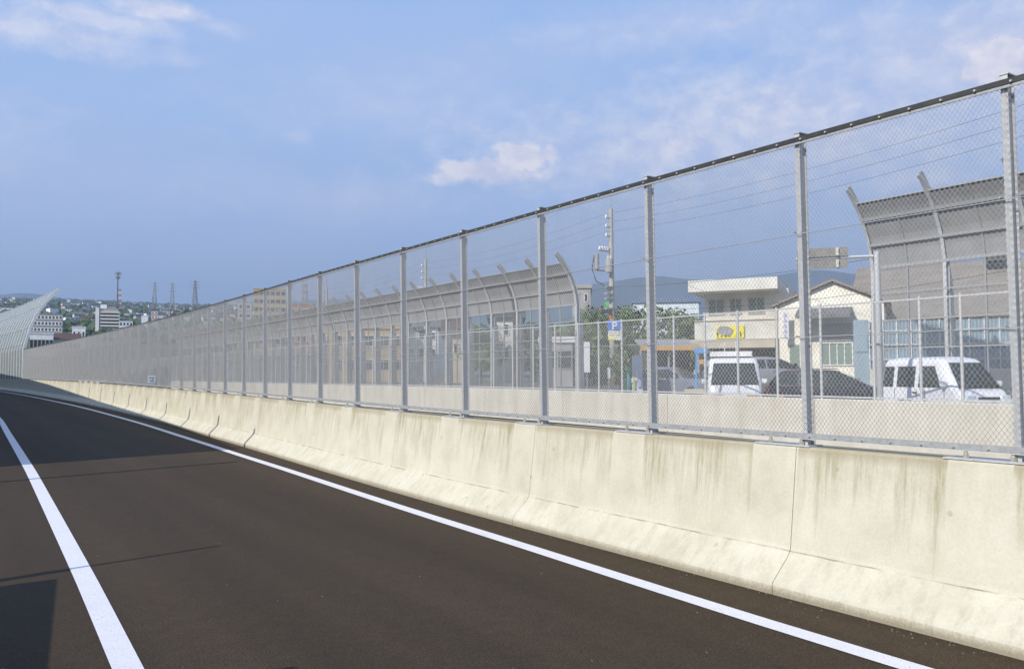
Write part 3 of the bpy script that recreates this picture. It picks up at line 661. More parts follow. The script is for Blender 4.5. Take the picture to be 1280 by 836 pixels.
z0, z1 = b.z(462.8), b.z(404)
mb.sweep([[Vector((u, w_, z0)) for u, w_ in pts] + [Vector((u, w_+.01, z0)) for u, w_ in pts[::-1]], [Vector((u, w_, z1)) for u, w_ in pts] + [Vector((u, w_+.01, z1)) for u, w_ in pts[::-1]]]); mb.build('sheeting', M['bluegrey'], b.t)
for k in range(12): x = 1070+k*17.5; b.B('upright', M['bluishwhite'], x, x+1.6, 403, 463, -.01, .04)
for y in (415, 432, 450): b.B('rail', M['galv'], 1068, 1330, y, y+1.6, -.06, -.015)
b = Fac(1068, 1086, 33, 'metal_locker', 'tall narrow blue grey metal cabinet beside the cream house window', 'cabinet', 0); b.B('body', M['bluegrey'], 1068, 1087, 401, None, 0, .7, .03); b.B('door', M['bluegrey'], 1069.5, 1085.5, 416, 441, -.04, -.005)
# carport with orange edge
b = Fac(806, 876, 43, 'carport', 'open carport with a pale sloping roof and an orange edge', 'carport', 6)
mb = MB(); u0, u1 = b.u(800), b.u(874); mb.prism([(u0, -.5, b.z(434)), (u0, 4.5, b.z(422)), (u0, 4.5, b.z(419.5)), (u0, -.5, b.z(432))], (u1-u0, 0, 0)); mb.build('roof', M['grey'], b.t)
b.B('fascia', M['orange'], 800, 874, 433.5, 438.5, -.62, -.51); b.B('shade_back_wall', M['darkgrey'], 800, 876, 426, None, 4.6, 4.8)  # back wall coloured dark to stand for the unlit carport interior
for x in (801, 836, 873): mb = MB(); mb.tube([(b.u(x), -.2, -.3), (b.u(x), -.2, b.z(436))], .06, 8); mb.build('post', M['galv_dark'], b.t)
# blue A frame with an orange lamp, beige crate
t = thing('steel_frame', 'bright blue steel A-frame standing left of the white truck', 'frame', on_lot(877, 32), head(877, 0))
for s in (1, -1): mb = MB(); mb.bar((s*.27, 0, 0), (s*.16, 0, 1.95), .09, .09); mb.build('leg', M['skyblue'], t)
mb = MB(); mb.box((0, 0, 2.05), (.52, .12, .22)); mb.build('crossbeam', M['skyblue'], t, bevel=.04)
mb = MB(); mb.box((0, 0, .42), (.60, .5, .16)); mb.build('tray', M['blue'], t)
mb = MB(); mb.box((0, -.02, 1.62), (.18, .14, .18)); mb.build('lamp', M['orange'], t, bevel=.03)
t = thing('crate', 'beige slatted crate on the ground in front of the blue A-frame', 'crate', on_lot(868, 30.5), head(868, 4)); mb = MB()
for k in range(5): mb.box((0, -.28, .12+k*.15), (.72, .03, .12)); mb.box((.36, 0, .12+k*.15), (.03, .52, .12))
mb.build('slats', M['beige'], t); mb = MB(); mb.box((0, 0, .42), (.66, .5, .78)); mb.build('body', M['beige'], t)
# traffic cones / barricade and banners near the parking sign
for i, x in enumerate((752, 764, 977)):
    t = thing('traffic_cone', ('orange traffic cone below the parking sign, the left of the two', 'orange traffic cone below the parking sign, the right of the two', 'orange traffic cone between the silver sedan and the dark wagon')[i], 'cone', Vector((0, 0, .15*(i < 2)))+on_lot(x, 30.5 if i < 2 else 27.5)); mb = MB()
    mb.box((0, 0, .02), (.36, .36, .04)); mb.build('base', M['orange'], t); mb = MB(); mb.tube([(0, 0, .04), (0, 0, .66)], .14, 12, True, .03); mb.build('cone', M['orange'], t)
    mb = MB(); mb.tube([(0, 0, .30), (0, 0, .42)], .106, 12, True, .082); mb.build('band', M['yellow'], t)
for x0, x1, y0, y1, Z, lab in ((730, 737.5, 427, 465, 40, 'tall white vertical banner board near the end of the long grey barrier'), (759, 763, 459, 473, 31, 'short crooked white paper strip above the orange cones')):
    w = Fac(x0, x1, Z, 'banner', lab, 'banner', 0); w.B('board', M['white'], x0, x1, y0, y1, 0, .06); w.B('pole', M['galv'], (x0+x1)/2-.4, (x0+x1)/2+.4, y1, None, .01, .05)
w = Fac(789, 803, 33, 'display_board', 'pale upright board with white, yellow green and violet shapes at its foot', 'board', 0)
w.B('panel', M['bluishwhite'], 790, 803, 444, None, .1, .2); mk = MB(); w.add(mk, 794.5, 796.5, 462, 476, .02, .095); w.add(mk, 789, 792, 473, 478, .02, .095); w.add(mk, 796.5, 798, 465, 473, .02, .095); mk.build('white_figure', M['white'], w.t)
w.B('green_figure', M['lime'], 791.5, 794, 474, 486, .02, .095); w.B('violet_figure', M['lilac'], 796.8, 801, 473.5, 484, .02, .095); w.B('teal_edge', M['teal'], 783.5, 787, 457, None, .0, .1)
# parking sign on the utility pole
w = Fac(760, 778, 48.6, 'parking_sign', 'blue parking sign with a white letter P on the utility pole', 'sign', 0)
w.B('plate', M['blue'], 760, 778.5, 400, 412.5, 0, .06)
cu = bpy.data.curves.new('letter', 'FONT'); cu.body = 'P'; cu.size = .62; cu.align_x = 'CENTER'; cu.extrude = .006; cu.offset = .012
o = bpy.data.objects.new('letter', cu); COL.objects.link(o); bpy.context.view_layer.update(); me = bpy.data.meshes.new_from_object(o.evaluated_get(bpy.context.evaluated_depsgraph_get())); bpy.data.objects.remove(o); me.materials.clear(); me.materials.append(M['white']); o = bpy.data.objects.new('letter', me); COL.objects.link(o); o.parent = w.t; o.rotation_euler = (PI/2, 0, 0); o.location = (w.u(768.6), -.012, w.z(411.6))
w = Fac(760, 778, 48.6, 'notice_board', 'faded yellow and white notice board hanging under the blue parking sign', 'sign', 0)
w.B('plate', M['cream'], 760.5, 778, 413.5, 425, 0, .06); mk = MB()
for x0, y0, ww in ((762, 415, 4), (768, 415.2, 3), (773, 415, 3.6), (762, 418.4, 6), (771, 418.2, 5)): w.add(mk, x0, x0+ww, y0, y0+1.2, -.02, -.002)
mk.build('marks', M['grey'], w.t); w.B('yellow_band', M['yellow'], 760.5, 770, 422, 424.6, -.018, -.002)
t = thing('warning_lamp', 'small orange lamp on the utility pole above the parking sign', 'lamp', at(763.5, 396, 48.9)); mb = MB(); mb.tube([(0, 0, -.13), (0, 0, .11)], .12, 10); mb.build('lens', M['tail'], t, bevel=.03)
mb = MB(); mb.tube([(0, 0, .11), (0, 0, .19)], .14, 10, True, .06); mb.build('cap', M['black'], t)
# sign gantry arm seen from behind
t = thing('road_sign', 'two grey road sign boards seen from behind on a cantilever arm', 'sign', (WX+1.6, 12.15, LOTZ)); Bs = Vector(t.location)
top = at(1096, 320, 21.4); Bs2 = Vector((top.x, top.y, LOTZ)); t.location = Bs2; hz = top.z-LOTZ
mb = MB(); mb.tube([(0, 0, -.3), (0, 0, hz+.12)], .075, 12); mb.build('pole', M['galv'], t)
v = view_dir(1060); r = Vector((v.y, -v.x, 0)); px = 21.4/F
mb = MB(); mb.tube([(0, 0, hz), -r*(96*px)+Vector((0, 0, hz+.02))], .04, 8); mb.build('arm', M['galv'], t)
for z in (.155, -.155):
    mb = MB(); c = -r*(64*px)+v*-.06+Vector((0, 0, hz+z)); d = r*(30.5*px)
    mb.prism([c-d+Vector((0, 0, -.115)), c+d+Vector((0, 0, -.115)), c+d+Vector((0, 0, .115)), c-d+Vector((0, 0, .115))], -v*.02); bo = mb.build('board', M['slab_grey'], t)
    for k in (-18, 18):
        mb = MB(); cc = c + r*(k*px) - v*.05; mb.box(cc, (.07, .05, .20), math.atan2(r.y, r.x)); mb.build('bracket', M['bolt'], bo)

# ------------------------------------------------------------------ utility poles and cables
PX = lambda y: 32.9 + (y-38.1)*.047
PY = [-13.5, 12.3, 38.1, 63.8, 89.5, 115]
def utility_pole(y, lab, full):
    t = thing('utility_pole', lab, 'pole', (PX(y), y, LOTZ), 0, 'utility poles along the far street')
    mb = MB(); mb.tube([(0, 0, -.3), (0, 0, 11.3)], .19, 14, True, .12); mb.build('shaft', M['concrete'], t)
    mb = MB(); mb.tube([(0, 0, 11.3), (0, 0, 12.3)], .03, 6); mb.build('lightning_rod', M['galv_dark'], t)
    for z in (10.75, 10.2, 9.65):
        mb = MB(); mb.tube([(-.42, 0, z), (.1, 0, z)], .035, 6); a = mb.build('crossarm', M['galv_dark'], t)
        mb = MB(); mb.tube([(-.38, 0, z), (-.38, 0, z+.2)], .06, 8); mb.build('insulator', M['white'], a)
    mb = MB(); mb.box((-.45, 0, 8.75), (1.1, .1, .1)); a = mb.build('crossarm', M['galv_dark'], t)
    for x in (-.9, -.7, -.5, -.3): mb = MB(); mb.tube([(x, 0, 8.78), (x, 0, 9.0)], .07, 8); mb.build('insulator', M['white'], a)
    if full:
        mb = MB(); mb.tube([(-.38, -.25, 7.45), (-.38, -.25, 8.25)], .24, 14); tr = mb.build('transformer', M['grey'], t, bevel=.02)
        for dx in (-.1, .1): mb = MB(); mb.tube([(-.38+dx, -.25, 8.25), (-.38+dx, -.25, 8.45)], .04, 6); mb.build('bushing', M['white'], tr)
        mb = MB(); mb.tube([(-1.15, 0, 7.6), (-1.15, 0, 8.5)], .16, 10); mb.box((-.6, 0, 7.55), (1.3, .08, .08)); mb.build('switch', M['grey'], t)
        mb = MB(); mb.tube([(-1.35, 0, 8.4), (-1.5, 0, 7.6), (-1.2, 0, 6.9), (-.6, 0, 6.7), (-.2, 0, 6.4)], .025, 6); mb.build('lead', M['cable'], t)
    for z in (6.6, 6.2, 5.9, 5.3): mb = MB(); mb.box((-.28, -.05, z), (.5, .24, .10)); mb.build('bracket', M['galv_dark'], t)
    mb = MB(); mb.box((-.55, 0, 5.15), (.9, .3, .2)); mb.build('junction_box', M['darkgrey'], t, bevel=.03)
for y, lab in zip(PY, ('nearest utility pole, out of the picture at the right', 'utility pole at the right, beside the warehouse', 'concrete utility pole with transformer, carrying the blue parking sign', 'second utility pole, rising behind the long grey noise barrier', 'utility pole behind the tan building', 'farthest utility pole of the line')):
    utility_pole(y, lab, True)
for k, (dx, z, sag, r, nm) in enumerate([(-.38, 11.0, .45, .0065, 'top power cable of the line between the utility poles'), (-.38, 10.45, .45, .0065, 'second power cable from the top between the utility poles'), (-.38, 9.9, .45, .0065, 'third power cable from the top between the utility poles'),
                              (-.3, 6.6, .5, .010, 'thick telephone cable halfway up the utility poles'), (-.3, 5.3, .6, .010, 'lowest telephone cable on the utility poles')]):
    mb = MB(); pts = []
    for a, c in zip(PY, PY[1:]):
        for i in range(10):
            f = i/10; y = a+(c-a)*f; pts.append((PX(y)+dx, y, LOTZ+z-sag*4*f*(1-f)))
    mb.tube(pts, r, 5); tag(mb.build('power_cable', M['cable']), nm, 'cable', 'cables between the utility poles')

# ------------------------------------------------------------------ trees
def leaf_cloud(blobs, n, size, flat=.7):
    mb = MB()
    for i in range(n):
        c, r = random.choices(blobs, [b[1]**2 for b in blobs])[0]
        d = Vector((random.gauss(0, 1), random.gauss(0, 1), random.gauss(0, 1))).normalized()
        p = Vector(c) + Vector((d.x, d.y, d.z*flat))*r*(.55+.5*random.random()**.6)
        a = (d + Vector((random.uniform(-.8, .8), random.uniform(-.8, .8), random.uniform(-.3, .9)))).normalized(); x = a.orthogonal().normalized(); x.rotate(Matrix.Rotation(random.random()*6.28, 3, a)); y = a.cross(x); s = size*random.uniform(.6, 1.3)
        mb.add([p-x*s, p-y*s*.5, p+x*s, p+y*s*.5], [(0, 1, 2, 3)])
    return mb
def tree(name, label, base, h, w, n, size, group=None, low=.25, mat='leaf', cat='tree'):
    t = thing(name, label, cat, base, 0, group)
    mb = MB(); mb.tube([(0, 0, -.3), (.05, 0, h*.3), (0, .08, h*.62)], .028*h, 8, True, .012*h); tr = mb.build('trunk', M['bark'], t)
    blobs = []
    for k in range(11):
        a = random.random()*6.28; rr = w*.5*random.uniform(.15, .72); z = h*random.uniform(low+.1, .86); blobs.append((Vector((rr*math.cos(a), rr*math.sin(a), z)), w*random.uniform(.16, .27)))
        if k < 5:
            mb = MB(); mb.tube([(0, 0, h*.28+.03*h*k), blobs[-1][0]*.55+Vector((0, 0, h*.2)), blobs[-1][0]], .012*h, 6, True, .004*h); mb.build('limb', M['bark'], tr)
    blobs.append((Vector((0, 0, h*.82)), w*.22))
    leaf_cloud(blobs, n, size).build('crown', M[mat], t)
TR = [(728, 60, 399, 5.0, 5.2, 'dark green rounded tree right of the grey flat block'), (748, 62, 374, 6.6, 6.0, 'taller green tree behind the utility pole'), (742, 54, 404, 4.6, 5.5, 'low bushy tree right of the end of the long grey barrier'),
      (788, 60, 376, 6.4, 6.0, 'broad tree right of the utility pole'), (816, 57, 376, 6.2, 5.6, 'dark green tree above the carport roof'), (846, 64, 378, 6.6, 5.6, 'tree between the carport and the office'), (864, 55, 386, 5.0, 3.6, 'small tree touching the left corner of the office'),
      (600, 62, 398, 5.2, 4.4, 'green tree seen through the clear panes of the long grey barrier'), (704, 55, 400, 5.0, 4.5, 'tree behind the end bay of the long grey barrier'), (668, 70, 398, 5.5, 5.5, 'tree behind the middle of the long grey barrier')]
for x, Z, ytop, h, w, lab in TR:
    hh = EYE + (467-ytop)*Z/F - LOTZ
    tree('broadleaf_tree', lab, ground_at(x, Z, LOTZ), hh, w, 1500, .20, 'trees along the far street')
t = thing('hedge', 'long ragged dark green hedge under the parking sign', 'hedge', ground_at(756, 50, LOTZ), head(756, 0))
bl = [(Vector((random.uniform(-3.4, 3.6), random.uniform(-.5, .5), random.uniform(.5, 2.6))), random.uniform(.5, .8)) for k in range(42)]
leaf_cloud(bl, 2600, .15).build('foliage', M['leaf'], t); mb = MB()
for k in range(9): mb.tube([(-3.2+k*.8, 0, -.2), (-3.2+k*.8+random.uniform(-.2, .2), 0, 1.9)], .05, 6, True, .02)
mb.build('stems', M['bark'], t)

# ------------------------------------------------------------------ buildings farther back
def block(x0, x1, Z, y0, name, label, mat, depth=9, rows=0, cols=0, roof=None, base=LOTZ, glass='window', rot=0, win=(.6, .5), yb=None, trim=None):
    b = Fac(x0, x1, Z, name, label, 'building', rot, base)
    mb = MB(); b.add(mb, x0, x1, y0, None, 0, depth); b.__dict__['wall'] = mb.build('wall', M[mat], b.t)
    if roof:
        e = .35; W = b.u(x1); zt = b.z(y0); hgt = min(2.2, depth*.22)
        mb = MB(); mb.prism([(-e, -e, zt+.01), (-e, depth/2, zt+hgt), (-e, depth+e, zt+.01)], (W+2*e, 0, 0)); mb.build('roof', M[roof], b.t)
    else:
        mb = MB(); W = b.u(x1); zt = b.z(y0); mb.box((W/2, depth/2, zt+.18), (W+.3, depth+.3, .34)); mb.build('parapet', M[trim or mat], b.t)
    if rows:
        yb = yb or 466; hh = (yb-y0)/rows; ww = (x1-x0)/cols
        for r_ in range(rows):
            for c in range(cols):
                xx = x0+ww*(c+.5); yy = y0+hh*(r_+.5); b.window(xx-ww*win[0]/2, xx+ww*win[0]/2, yy-hh*win[1]/2, yy+hh*win[1]/2, 0, 'white' if win[0] < .7 else 'grey', glass, 0)
    return b
block(392, 512, 74, 409, 'office_building', 'long tan building with dark windows behind the long grey barrier', 'tan', 10, 2, 6, None, LOTZ, 'glass', 0, (.55, .42), 470)
block(716, 739, 76, 360, 'apartment_block', 'narrow grey flat block left of the green trees', 'grey', 8, 3, 2, None, LOTZ, 'glass', 0, (.3, .4), 430)
block(520, 548, 82, 408, 'house', 'white house with grey roof behind the long grey barrier', 'white', 8, 2, 2, 'r_grey', LOTZ, 'glass', 0, (.4, .4), 450)
block(556, 584, 66, 418, 'house', 'low beige house with a brown roof left of the tree behind the barrier', 'beige', 8, 1, 3, 'r_brown', LOTZ, 'glass', 0, (.5, .35), 450)
block(614, 652, 64, 397, 'house', 'pale two-storey house with a dark roof seen through the clear panes', 'offwhite', 8, 2, 3, 'r_dark', LOTZ, 'glass', 0, (.4, .45), 455)
block(676, 716, 48, 428, 'shop', 'low grey shop with a white-trimmed front behind the end of the barrier', 'grey', 6, 1, 2, None, LOTZ, 'glass', 0, (.8, .5), 470, 'white')
block(440, 476, 100, 398, 'house', 'grey house half hidden above the tan building', 'grey', 8, 2, 3, 'r_blue', LOTZ, 'glass', 0, (.4, .4), 440)
block(792, 874, 150, 379, 'warehouse', 'distant pale blue roofed hall above the trees', 'bluishwhite', 26, 1, 7, 'r_blue', LOTZ, 'window', 0, (.7, .3), 420)
w = Fac(756, 767, 68, 'scaffold_sheet', 'bright green scaffold sheet behind the utility pole', 'sheet', 0); w.B('sheet', M['green'], 756, 767, 377, 388, 0, .08); w.B('support', M['galv_dark'], 761, 762, 388, None, .02, .07)

# ------------------------------------------------------------------ the town on the hillside and what is beyond it
def hnoise(a, b):
    return math.sin(a*2.1+1.3*math.sin(b*1.7))*.5 + math.sin(a*5.3+b*3.1)*.3 + math.sin(a*11.7-b*6.1+2)*.2
EL_ = [(0, -.35), (120, -.35), (200, 2), (300, 8), (500, 20), (800, 43), (1200, 76), (1700, 119), (2300, 172), (2900, 222), (3400, 256), (4000, 292), (4600, 270)]
def town_h(r, phi):
    f = 1 if phi < .30 else max(0, 1-(phi-.30)/.24); f = f*f*(3-2*f)
    return -.35 + (lerp_tab(EL_, r)+.35)*f*(1+.03*hnoise(phi*9, r*.004)) + max(0, min(1, (r-300)/500))*3*hnoise(phi*26, r*.011)*f
def terrain():
    mb = MB(); rs = [125+i*18 for i in range(20)] + [490+i*60 for i in range(70)]; ph = [-.35+i*.0125 for i in range(80)]
    vs = [(r*math.sin(p), r*math.cos(p), town_h(r, p)) for r in rs for p in ph]; n = len(ph)
    mb.add(vs, [(i*n+j, i*n+j+1, (i+1)*n+j+1, (i+1)*n+j) for i in range(len(rs)-1) for j in range(n-1)])
    mt, nt, b = nodes('hillside soil'); v = coord(nt)
    L(nt, ramp(nt, noise(nt, v, .03, 6, .7), [(.35, (.035, .055, .025)), (.5, (.07, .085, .05)), (.65, (.15, .145, .13))]), b.inputs['Base Color']); b.inputs['Roughness'].default_value = 1
    struct(mb.build('hillside', mt, smooth=True))
terrain()
def px_phi(x): v = view_dir(x); return math.atan2(v.x, v.y)
def polar(r, phi, dz=0): return Vector((r*math.sin(phi), r*math.cos(phi), town_h(r, phi)+dz))
def house_mesh(wall, roof, w, d, h, rh, two):
    mb = MB(); mb.box((0, 0, h/2-1.5), (w, d, h+3)); mb.cur = 2
    for k in range(3):
        mb.box((-w/2+w*(k+.5)/3, -d/2-.01, h*.3), (w*.18, .08, 1.1)); 
        if two: mb.box((-w/2+w*(k+.5)/3, -d/2-.01, h*.75), (w*.2, .08, 1.1))
    mb.cur = 1; e = .6; mb.prism([(-w/2-e, -d/2-e, h-.1), (-w/2-e, 0, h+rh), (-w/2-e, d/2+e, h-.1)], (w+2*e, 0, 0))
    o = mb.build('house', [M[wall], M[roof], M['glass']]); return o
KINDS = [('offwhite', 'r_grey', 10, 8, 5.6, 2.2, 1, 'small off-white house with a grey roof on the far hillside'), ('white', 'r_dark', 9, 8, 5.8, 2.4, 1, 'small white house with a near-black roof on the far hillside'),
         ('beige', 'r_brown', 10, 8, 5.2, 2.4, 1, 'small beige house with a brown roof on the far hillside'), ('cream', 'r_blue', 9, 7, 5.6, 2, 1, 'small cream house with a blue grey roof on the far hillside'),
         ('grey', 'r_dark', 13, 9, 8, 1.2, 1, 'grey three-storey house with a low dark roof on the far hillside'), ('white', 'r_grey', 16, 10, 9, .8, 1, 'white flat-topped block, small, on the far hillside')]
protos = [house_mesh(*k[:7]) for k in KINDS]
placed = []; first = [True]*len(KINDS); cnt = 0; tries = 0
while cnt < 285 and tries < 9000:
    tries += 1
    x = random.uniform(-60, 345); r = 820 + 2150*random.random()**.8; phi = px_phi(x); p = polar(r, phi)
    if (112 < x < 200 and r < 1000): continue
    if any((p-q).length < 11 for q in placed[-400:]): continue
    placed.append(p); k = random.choices(range(6), [4, 4, 3, 2, 2, 1.4])[0]
    o = protos[k] if first[k] else protos[k].copy()
    if not first[k]: COL.objects.link(o)
    first[k] = False; o.location = p; o.rotation_euler = (0, 0, -phi + random.choice((0, 0, PI/2))+random.uniform(-.5, .5)); s = random.uniform(.75, 1.1); o.scale = (s, s, s)
    tag(o, KINDS[k][7], 'house', 'houses on the far hillside'); cnt += 1
def blobs_mesh(n, pos, smin, smax, seed=1):
    rnd = random.Random(seed); bm = bmesh.new(); bmesh.ops.create_icosphere(bm, subdivisions=1, radius=1); base = [v.co.copy() for v in bm.verts]; faces = [tuple(v.index for v in f.verts) for f in bm.faces]; bm.free()
    mb = MB()
    for i in range(n):
        p, s = pos(rnd), rnd.uniform(smin, smax); k = rnd.random()*9
        mb.add([p + Vector((c.x*s, c.y*s, c.z*s*.85+s*.3))*(1+.28*math.sin(c.x*5+k)*math.cos(c.y*6+k*2+c.z*4)) for c in base], faces)
    return mb
mb = blobs_mesh(5200, lambda q: polar(470+2700*q.random()**.75, px_phi(q.uniform(-60, 400))), 2.2, 5.2, 3)
o = mb.build('hillside_trees', M['leaf_far'], smooth=False); o['kind'] = 'stuff'
def ridge_pos(q):
    x = q.uniform(-200, 500); return polar(3150+q.random()**1.2*950, px_phi(x))
mb = blobs_mesh(6500, ridge_pos, 6, 13, 5); o = mb.build('ridge_woods', M['leaf_far']); o['kind'] = 'stuff'
def range_(name, r, prof, mat, thick):
    """a far mountain range: crest heights given by the photo columns, with foot and back slope"""
    mb = MB(); rows = [[], [], [], []]; xs = [-700+i*18 for i in range(125)]
    for x in xs:
        ph = px_phi(x) if abs(x-640) < 2200 else 0; z = (467-lerp_tab(prof, x))/F*r*math.cos(math.atan((x-640)/F)) 
        d = Vector((math.sin(ph), math.cos(ph), 0)); j = 1+.02*hnoise(x*.03, 2)
        rr = r/ max(.35, math.cos(math.atan((x-640)/F))); zz = (467-lerp_tab(prof, x))/F*r + 6*hnoise(x*.07, 3)
        for k, (f, g) in enumerate(((-.22, -.02), (-.09, .55), (0, 1), (.3, -.02))): rows[k].append(d*(rr*(1+f*thick)) + Vector((0, 0, max(-1, zz*g*(1 if k == 2 else 1+.15*hnoise(x*.11, k))))))
    mb.sweep(rows, close=False); struct(mb.build(name, mat, smooth=True))
M['mount'] = simple('mountain forest', (.045, .085, .075), 1, 0, .3, .004)
range_('mountains', 7000, [(-700, 372), (-100, 368), (0, 364), (40, 363), (90, 371), (200, 380), (420, 372), (560, 372), (680, 362), (760, 352), (820, 345), (880, 350), (950, 347), (1020, 338), (1060, 342), (1130, 352), (1250, 358), (1500, 362), (2500, 365)], M['mount'], 1.0)
# particular buildings of the town
def tblock(x0, x1, Z, y0, name, label, mat, depth, rows, cols, roof=None, win=(.6, .5), yb=440, glass='glass', trim=None):
    ph = px_phi((x0+x1)/2); bz = town_h(Z/math.cos(math.atan(((x0+x1)/2-640)/F)), ph)-4
    return block(x0, x1, Z, y0, name, label, mat, depth, rows, cols, roof, bz, glass, 0, win, yb, trim)
b = tblock(119, 147, 560, 383, 'apartment_block', 'grey green apartment block with long dark balconies, the tallest on the left', 'concrete', 12, 0, 0, None)
for k in range(9):
    y = 386+k*4.3; b.B('balcony_slab', M['offwhite'], 124, 148.5, y, y+2.2, -1.6, -.05); b.B('window_band', M['darkgrey'], 125, 147, y+2.3, y+4.1, -.4, -.03)
b.B('stair_tower', M['white'], 118, 122.5, 382, None, -1.2, 4); b.B('tank_room', M['white'], 124, 132, 377, 383, 3, 9)
tblock(36, 77, 360, 389, 'apartment_block', 'broad pale grey block with rows of grey windows beside the white noise barrier', 'grey', 14, 5, 9, None, (.6, .4), 428, 'darkgrey')
b = tblock(64, 100, 262, 421, 'hall', 'low hall with a red brown roof just above the far fence end', 'offwhite', 14, 1, 8, 'r_brown', (.7, .4), 436)
tblock(36, 66, 250, 414, 'hall', 'low white roofed hall left of the brown roof', 'white', 12, 1, 6, None, (.7, .4), 440)
tblock(89, 106, 330, 406, 'house', 'bright white house right of the brown roofed hall', 'white', 9, 1, 3, None, (.4, .4), 425)
tblock(148, 165, 520, 399, 'clinic_building', 'white and blue four-storey building right of the tallest apartment block', 'bluishwhite', 12, 3, 4, None, (.6, .5), 418)
tblock(175.5, 184, 620, 392, 'apartment_block', 'slim bright white windowless block', 'white', 9, 0, 0)
tblock(188, 196, 720, 386, 'apartment_block', 'rust orange apartment block', 'brick', 10, 5, 2, None, (.5, .4), 412)
tblock(-12, 26, 430, 386, 'apartment_block', 'long grey block behind the white noise barrier', 'grey', 12, 4, 6, None, (.6, .4), 420)
b = tblock(316, 357, 300, 359, 'apartment_block', 'tan apartment tower showing above the long grey barrier', 'tan', 12, 7, 6, None, (.72, .45), 430)
tblock(362, 392, 330, 379, 'office_building', 'brown block right of the tan apartment tower', 'brick', 12, 3, 4, None, (.5, .4), 430)
tblock(296, 314, 380, 375, 'house', 'grey block left of the tan apartment tower', 'grey', 9, 3, 2, None, (.5, .4), 410)
def lattice(x, Z, ytop, ybase, name, label, cat, wb, wt, mats, arms=0, r=.25, group=None, seg=9):
    p = at(x, ybase, Z); h = (ybase-ytop)*Z/F; base = Vector((p.x, p.y, p.z)); t = thing(name, label, cat, base, 0, group)
    for k in range(seg):
        f0, f1 = k/seg, (k+1)/seg; mb = MB(); w0, w1 = wb+(wt-wb)*f0, wb+(wt-wb)*f1
        c0 = [Vector((a*w0/2, b*w0/2, f0*h)) for a, b in ((1, 1), (-1, 1), (-1, -1), (1, -1))]; c1 = [Vector((a*w1/2, b*w1/2, f1*h)) for a, b in ((1, 1), (-1, 1), (-1, -1), (1, -1))]
        for i in range(4):
            mb.bar(c0[i], c1[i], r, r); mb.bar(c0[i], c1[(i+1) % 4], r*.6, r*.6); mb.bar(c0[(i+1) % 4], c1[i], r*.6, r*.6)
        mb.build('lattice_section', M[mats[k % len(mats)]], t)
    for k in range(arms):
        z = h*(.72+.11*k); mb = MB(); v = view_dir(x); rr = Vector((v.y, -v.x, 0)); mb.bar(-rr*wb*.9+Vector((0, 0, z)), rr*wb*.9+Vector((0, 0, z)), r, r); mb.build('crossarm', M[mats[0]], t)
    return t
lattice(243.5, 1450, 350, 384, 'transmission_tower', 'dark lattice transmission tower standing right of the other two', 'pylon', 9, 2, ['pylon'], 3, .8, 'transmission towers on the ridge')
lattice(193, 1650, 352, 386, 'transmission_tower', 'pale lattice transmission tower, the leftmost of the three', 'pylon', 9, 2, ['grey'], 3, .55, 'transmission towers on the ridge')
lattice(215, 1600, 353, 392, 'transmission_tower', 'pale lattice transmission tower in the middle of the three', 'pylon', 9, 2, ['grey'], 3, .55, 'transmission towers on the ridge')
lattice(149, 1650, 361, 390, 'lattice_mast', 'red and white lattice mast behind the grey green apartment block', 'mast', 7, 3.5, ['red', 'white'], 0, .55)
lattice(381, 380, 355, 392, 'lattice_mast', 'red brown lattice mast right of the tan apartment tower', 'mast', 2.2, 1.5, ['brick', 'concrete'], 0, .13)
p = at(146.5, 390, 1600); t = thing('radio_mast', 'thin dark radio mast with antennas at the top, tallest thing on the left', 'mast', p); h = 50*1600/F
mb = MB(); mb.tube([(0, 0, -8), (0, 0, h)], 1.3, 8, True, .9); mb.build('pole', M['darkgrey'], t)
for z, w_ in ((h-2, 5), (h-10, 3.6)):
    mb = MB(); mb.tube([(0, 0, z-.3), (0, 0, z+.3)], w_, 12); pl = mb.build('platform', M['pylon'], t)
    for k in range(6): a = k*PI/3; mb = MB(); mb.box((w_*math.cos(a), w_*math.sin(a), z), (1, 1, 6.0)); mb.build('antenna', M['grey'], pl)

def haze():
    mb = MB(); z0, z1 = -1.35, 880
    mb.box((5000, 4000, (z0+z1)/2), (36000, 26000, z1-z0))
    mt = bpy.data.materials.new('haze air'); mt.use_nodes = True; nt = mt.node_tree; nt.nodes.remove(nt.nodes['Principled BSDF'])
    v = N(nt, 'ShaderNodeVolumePrincipled', _Density=1.45e-4, _Anisotropy=.3); v.inputs['Color'].default_value = (.60, .75, 1.0, 1)
    L(nt, v.outputs[0], nt.nodes['Material Output'].inputs['Volume'])
    o = mb.build('haze', mt); o['kind'] = 'stuff'
haze()

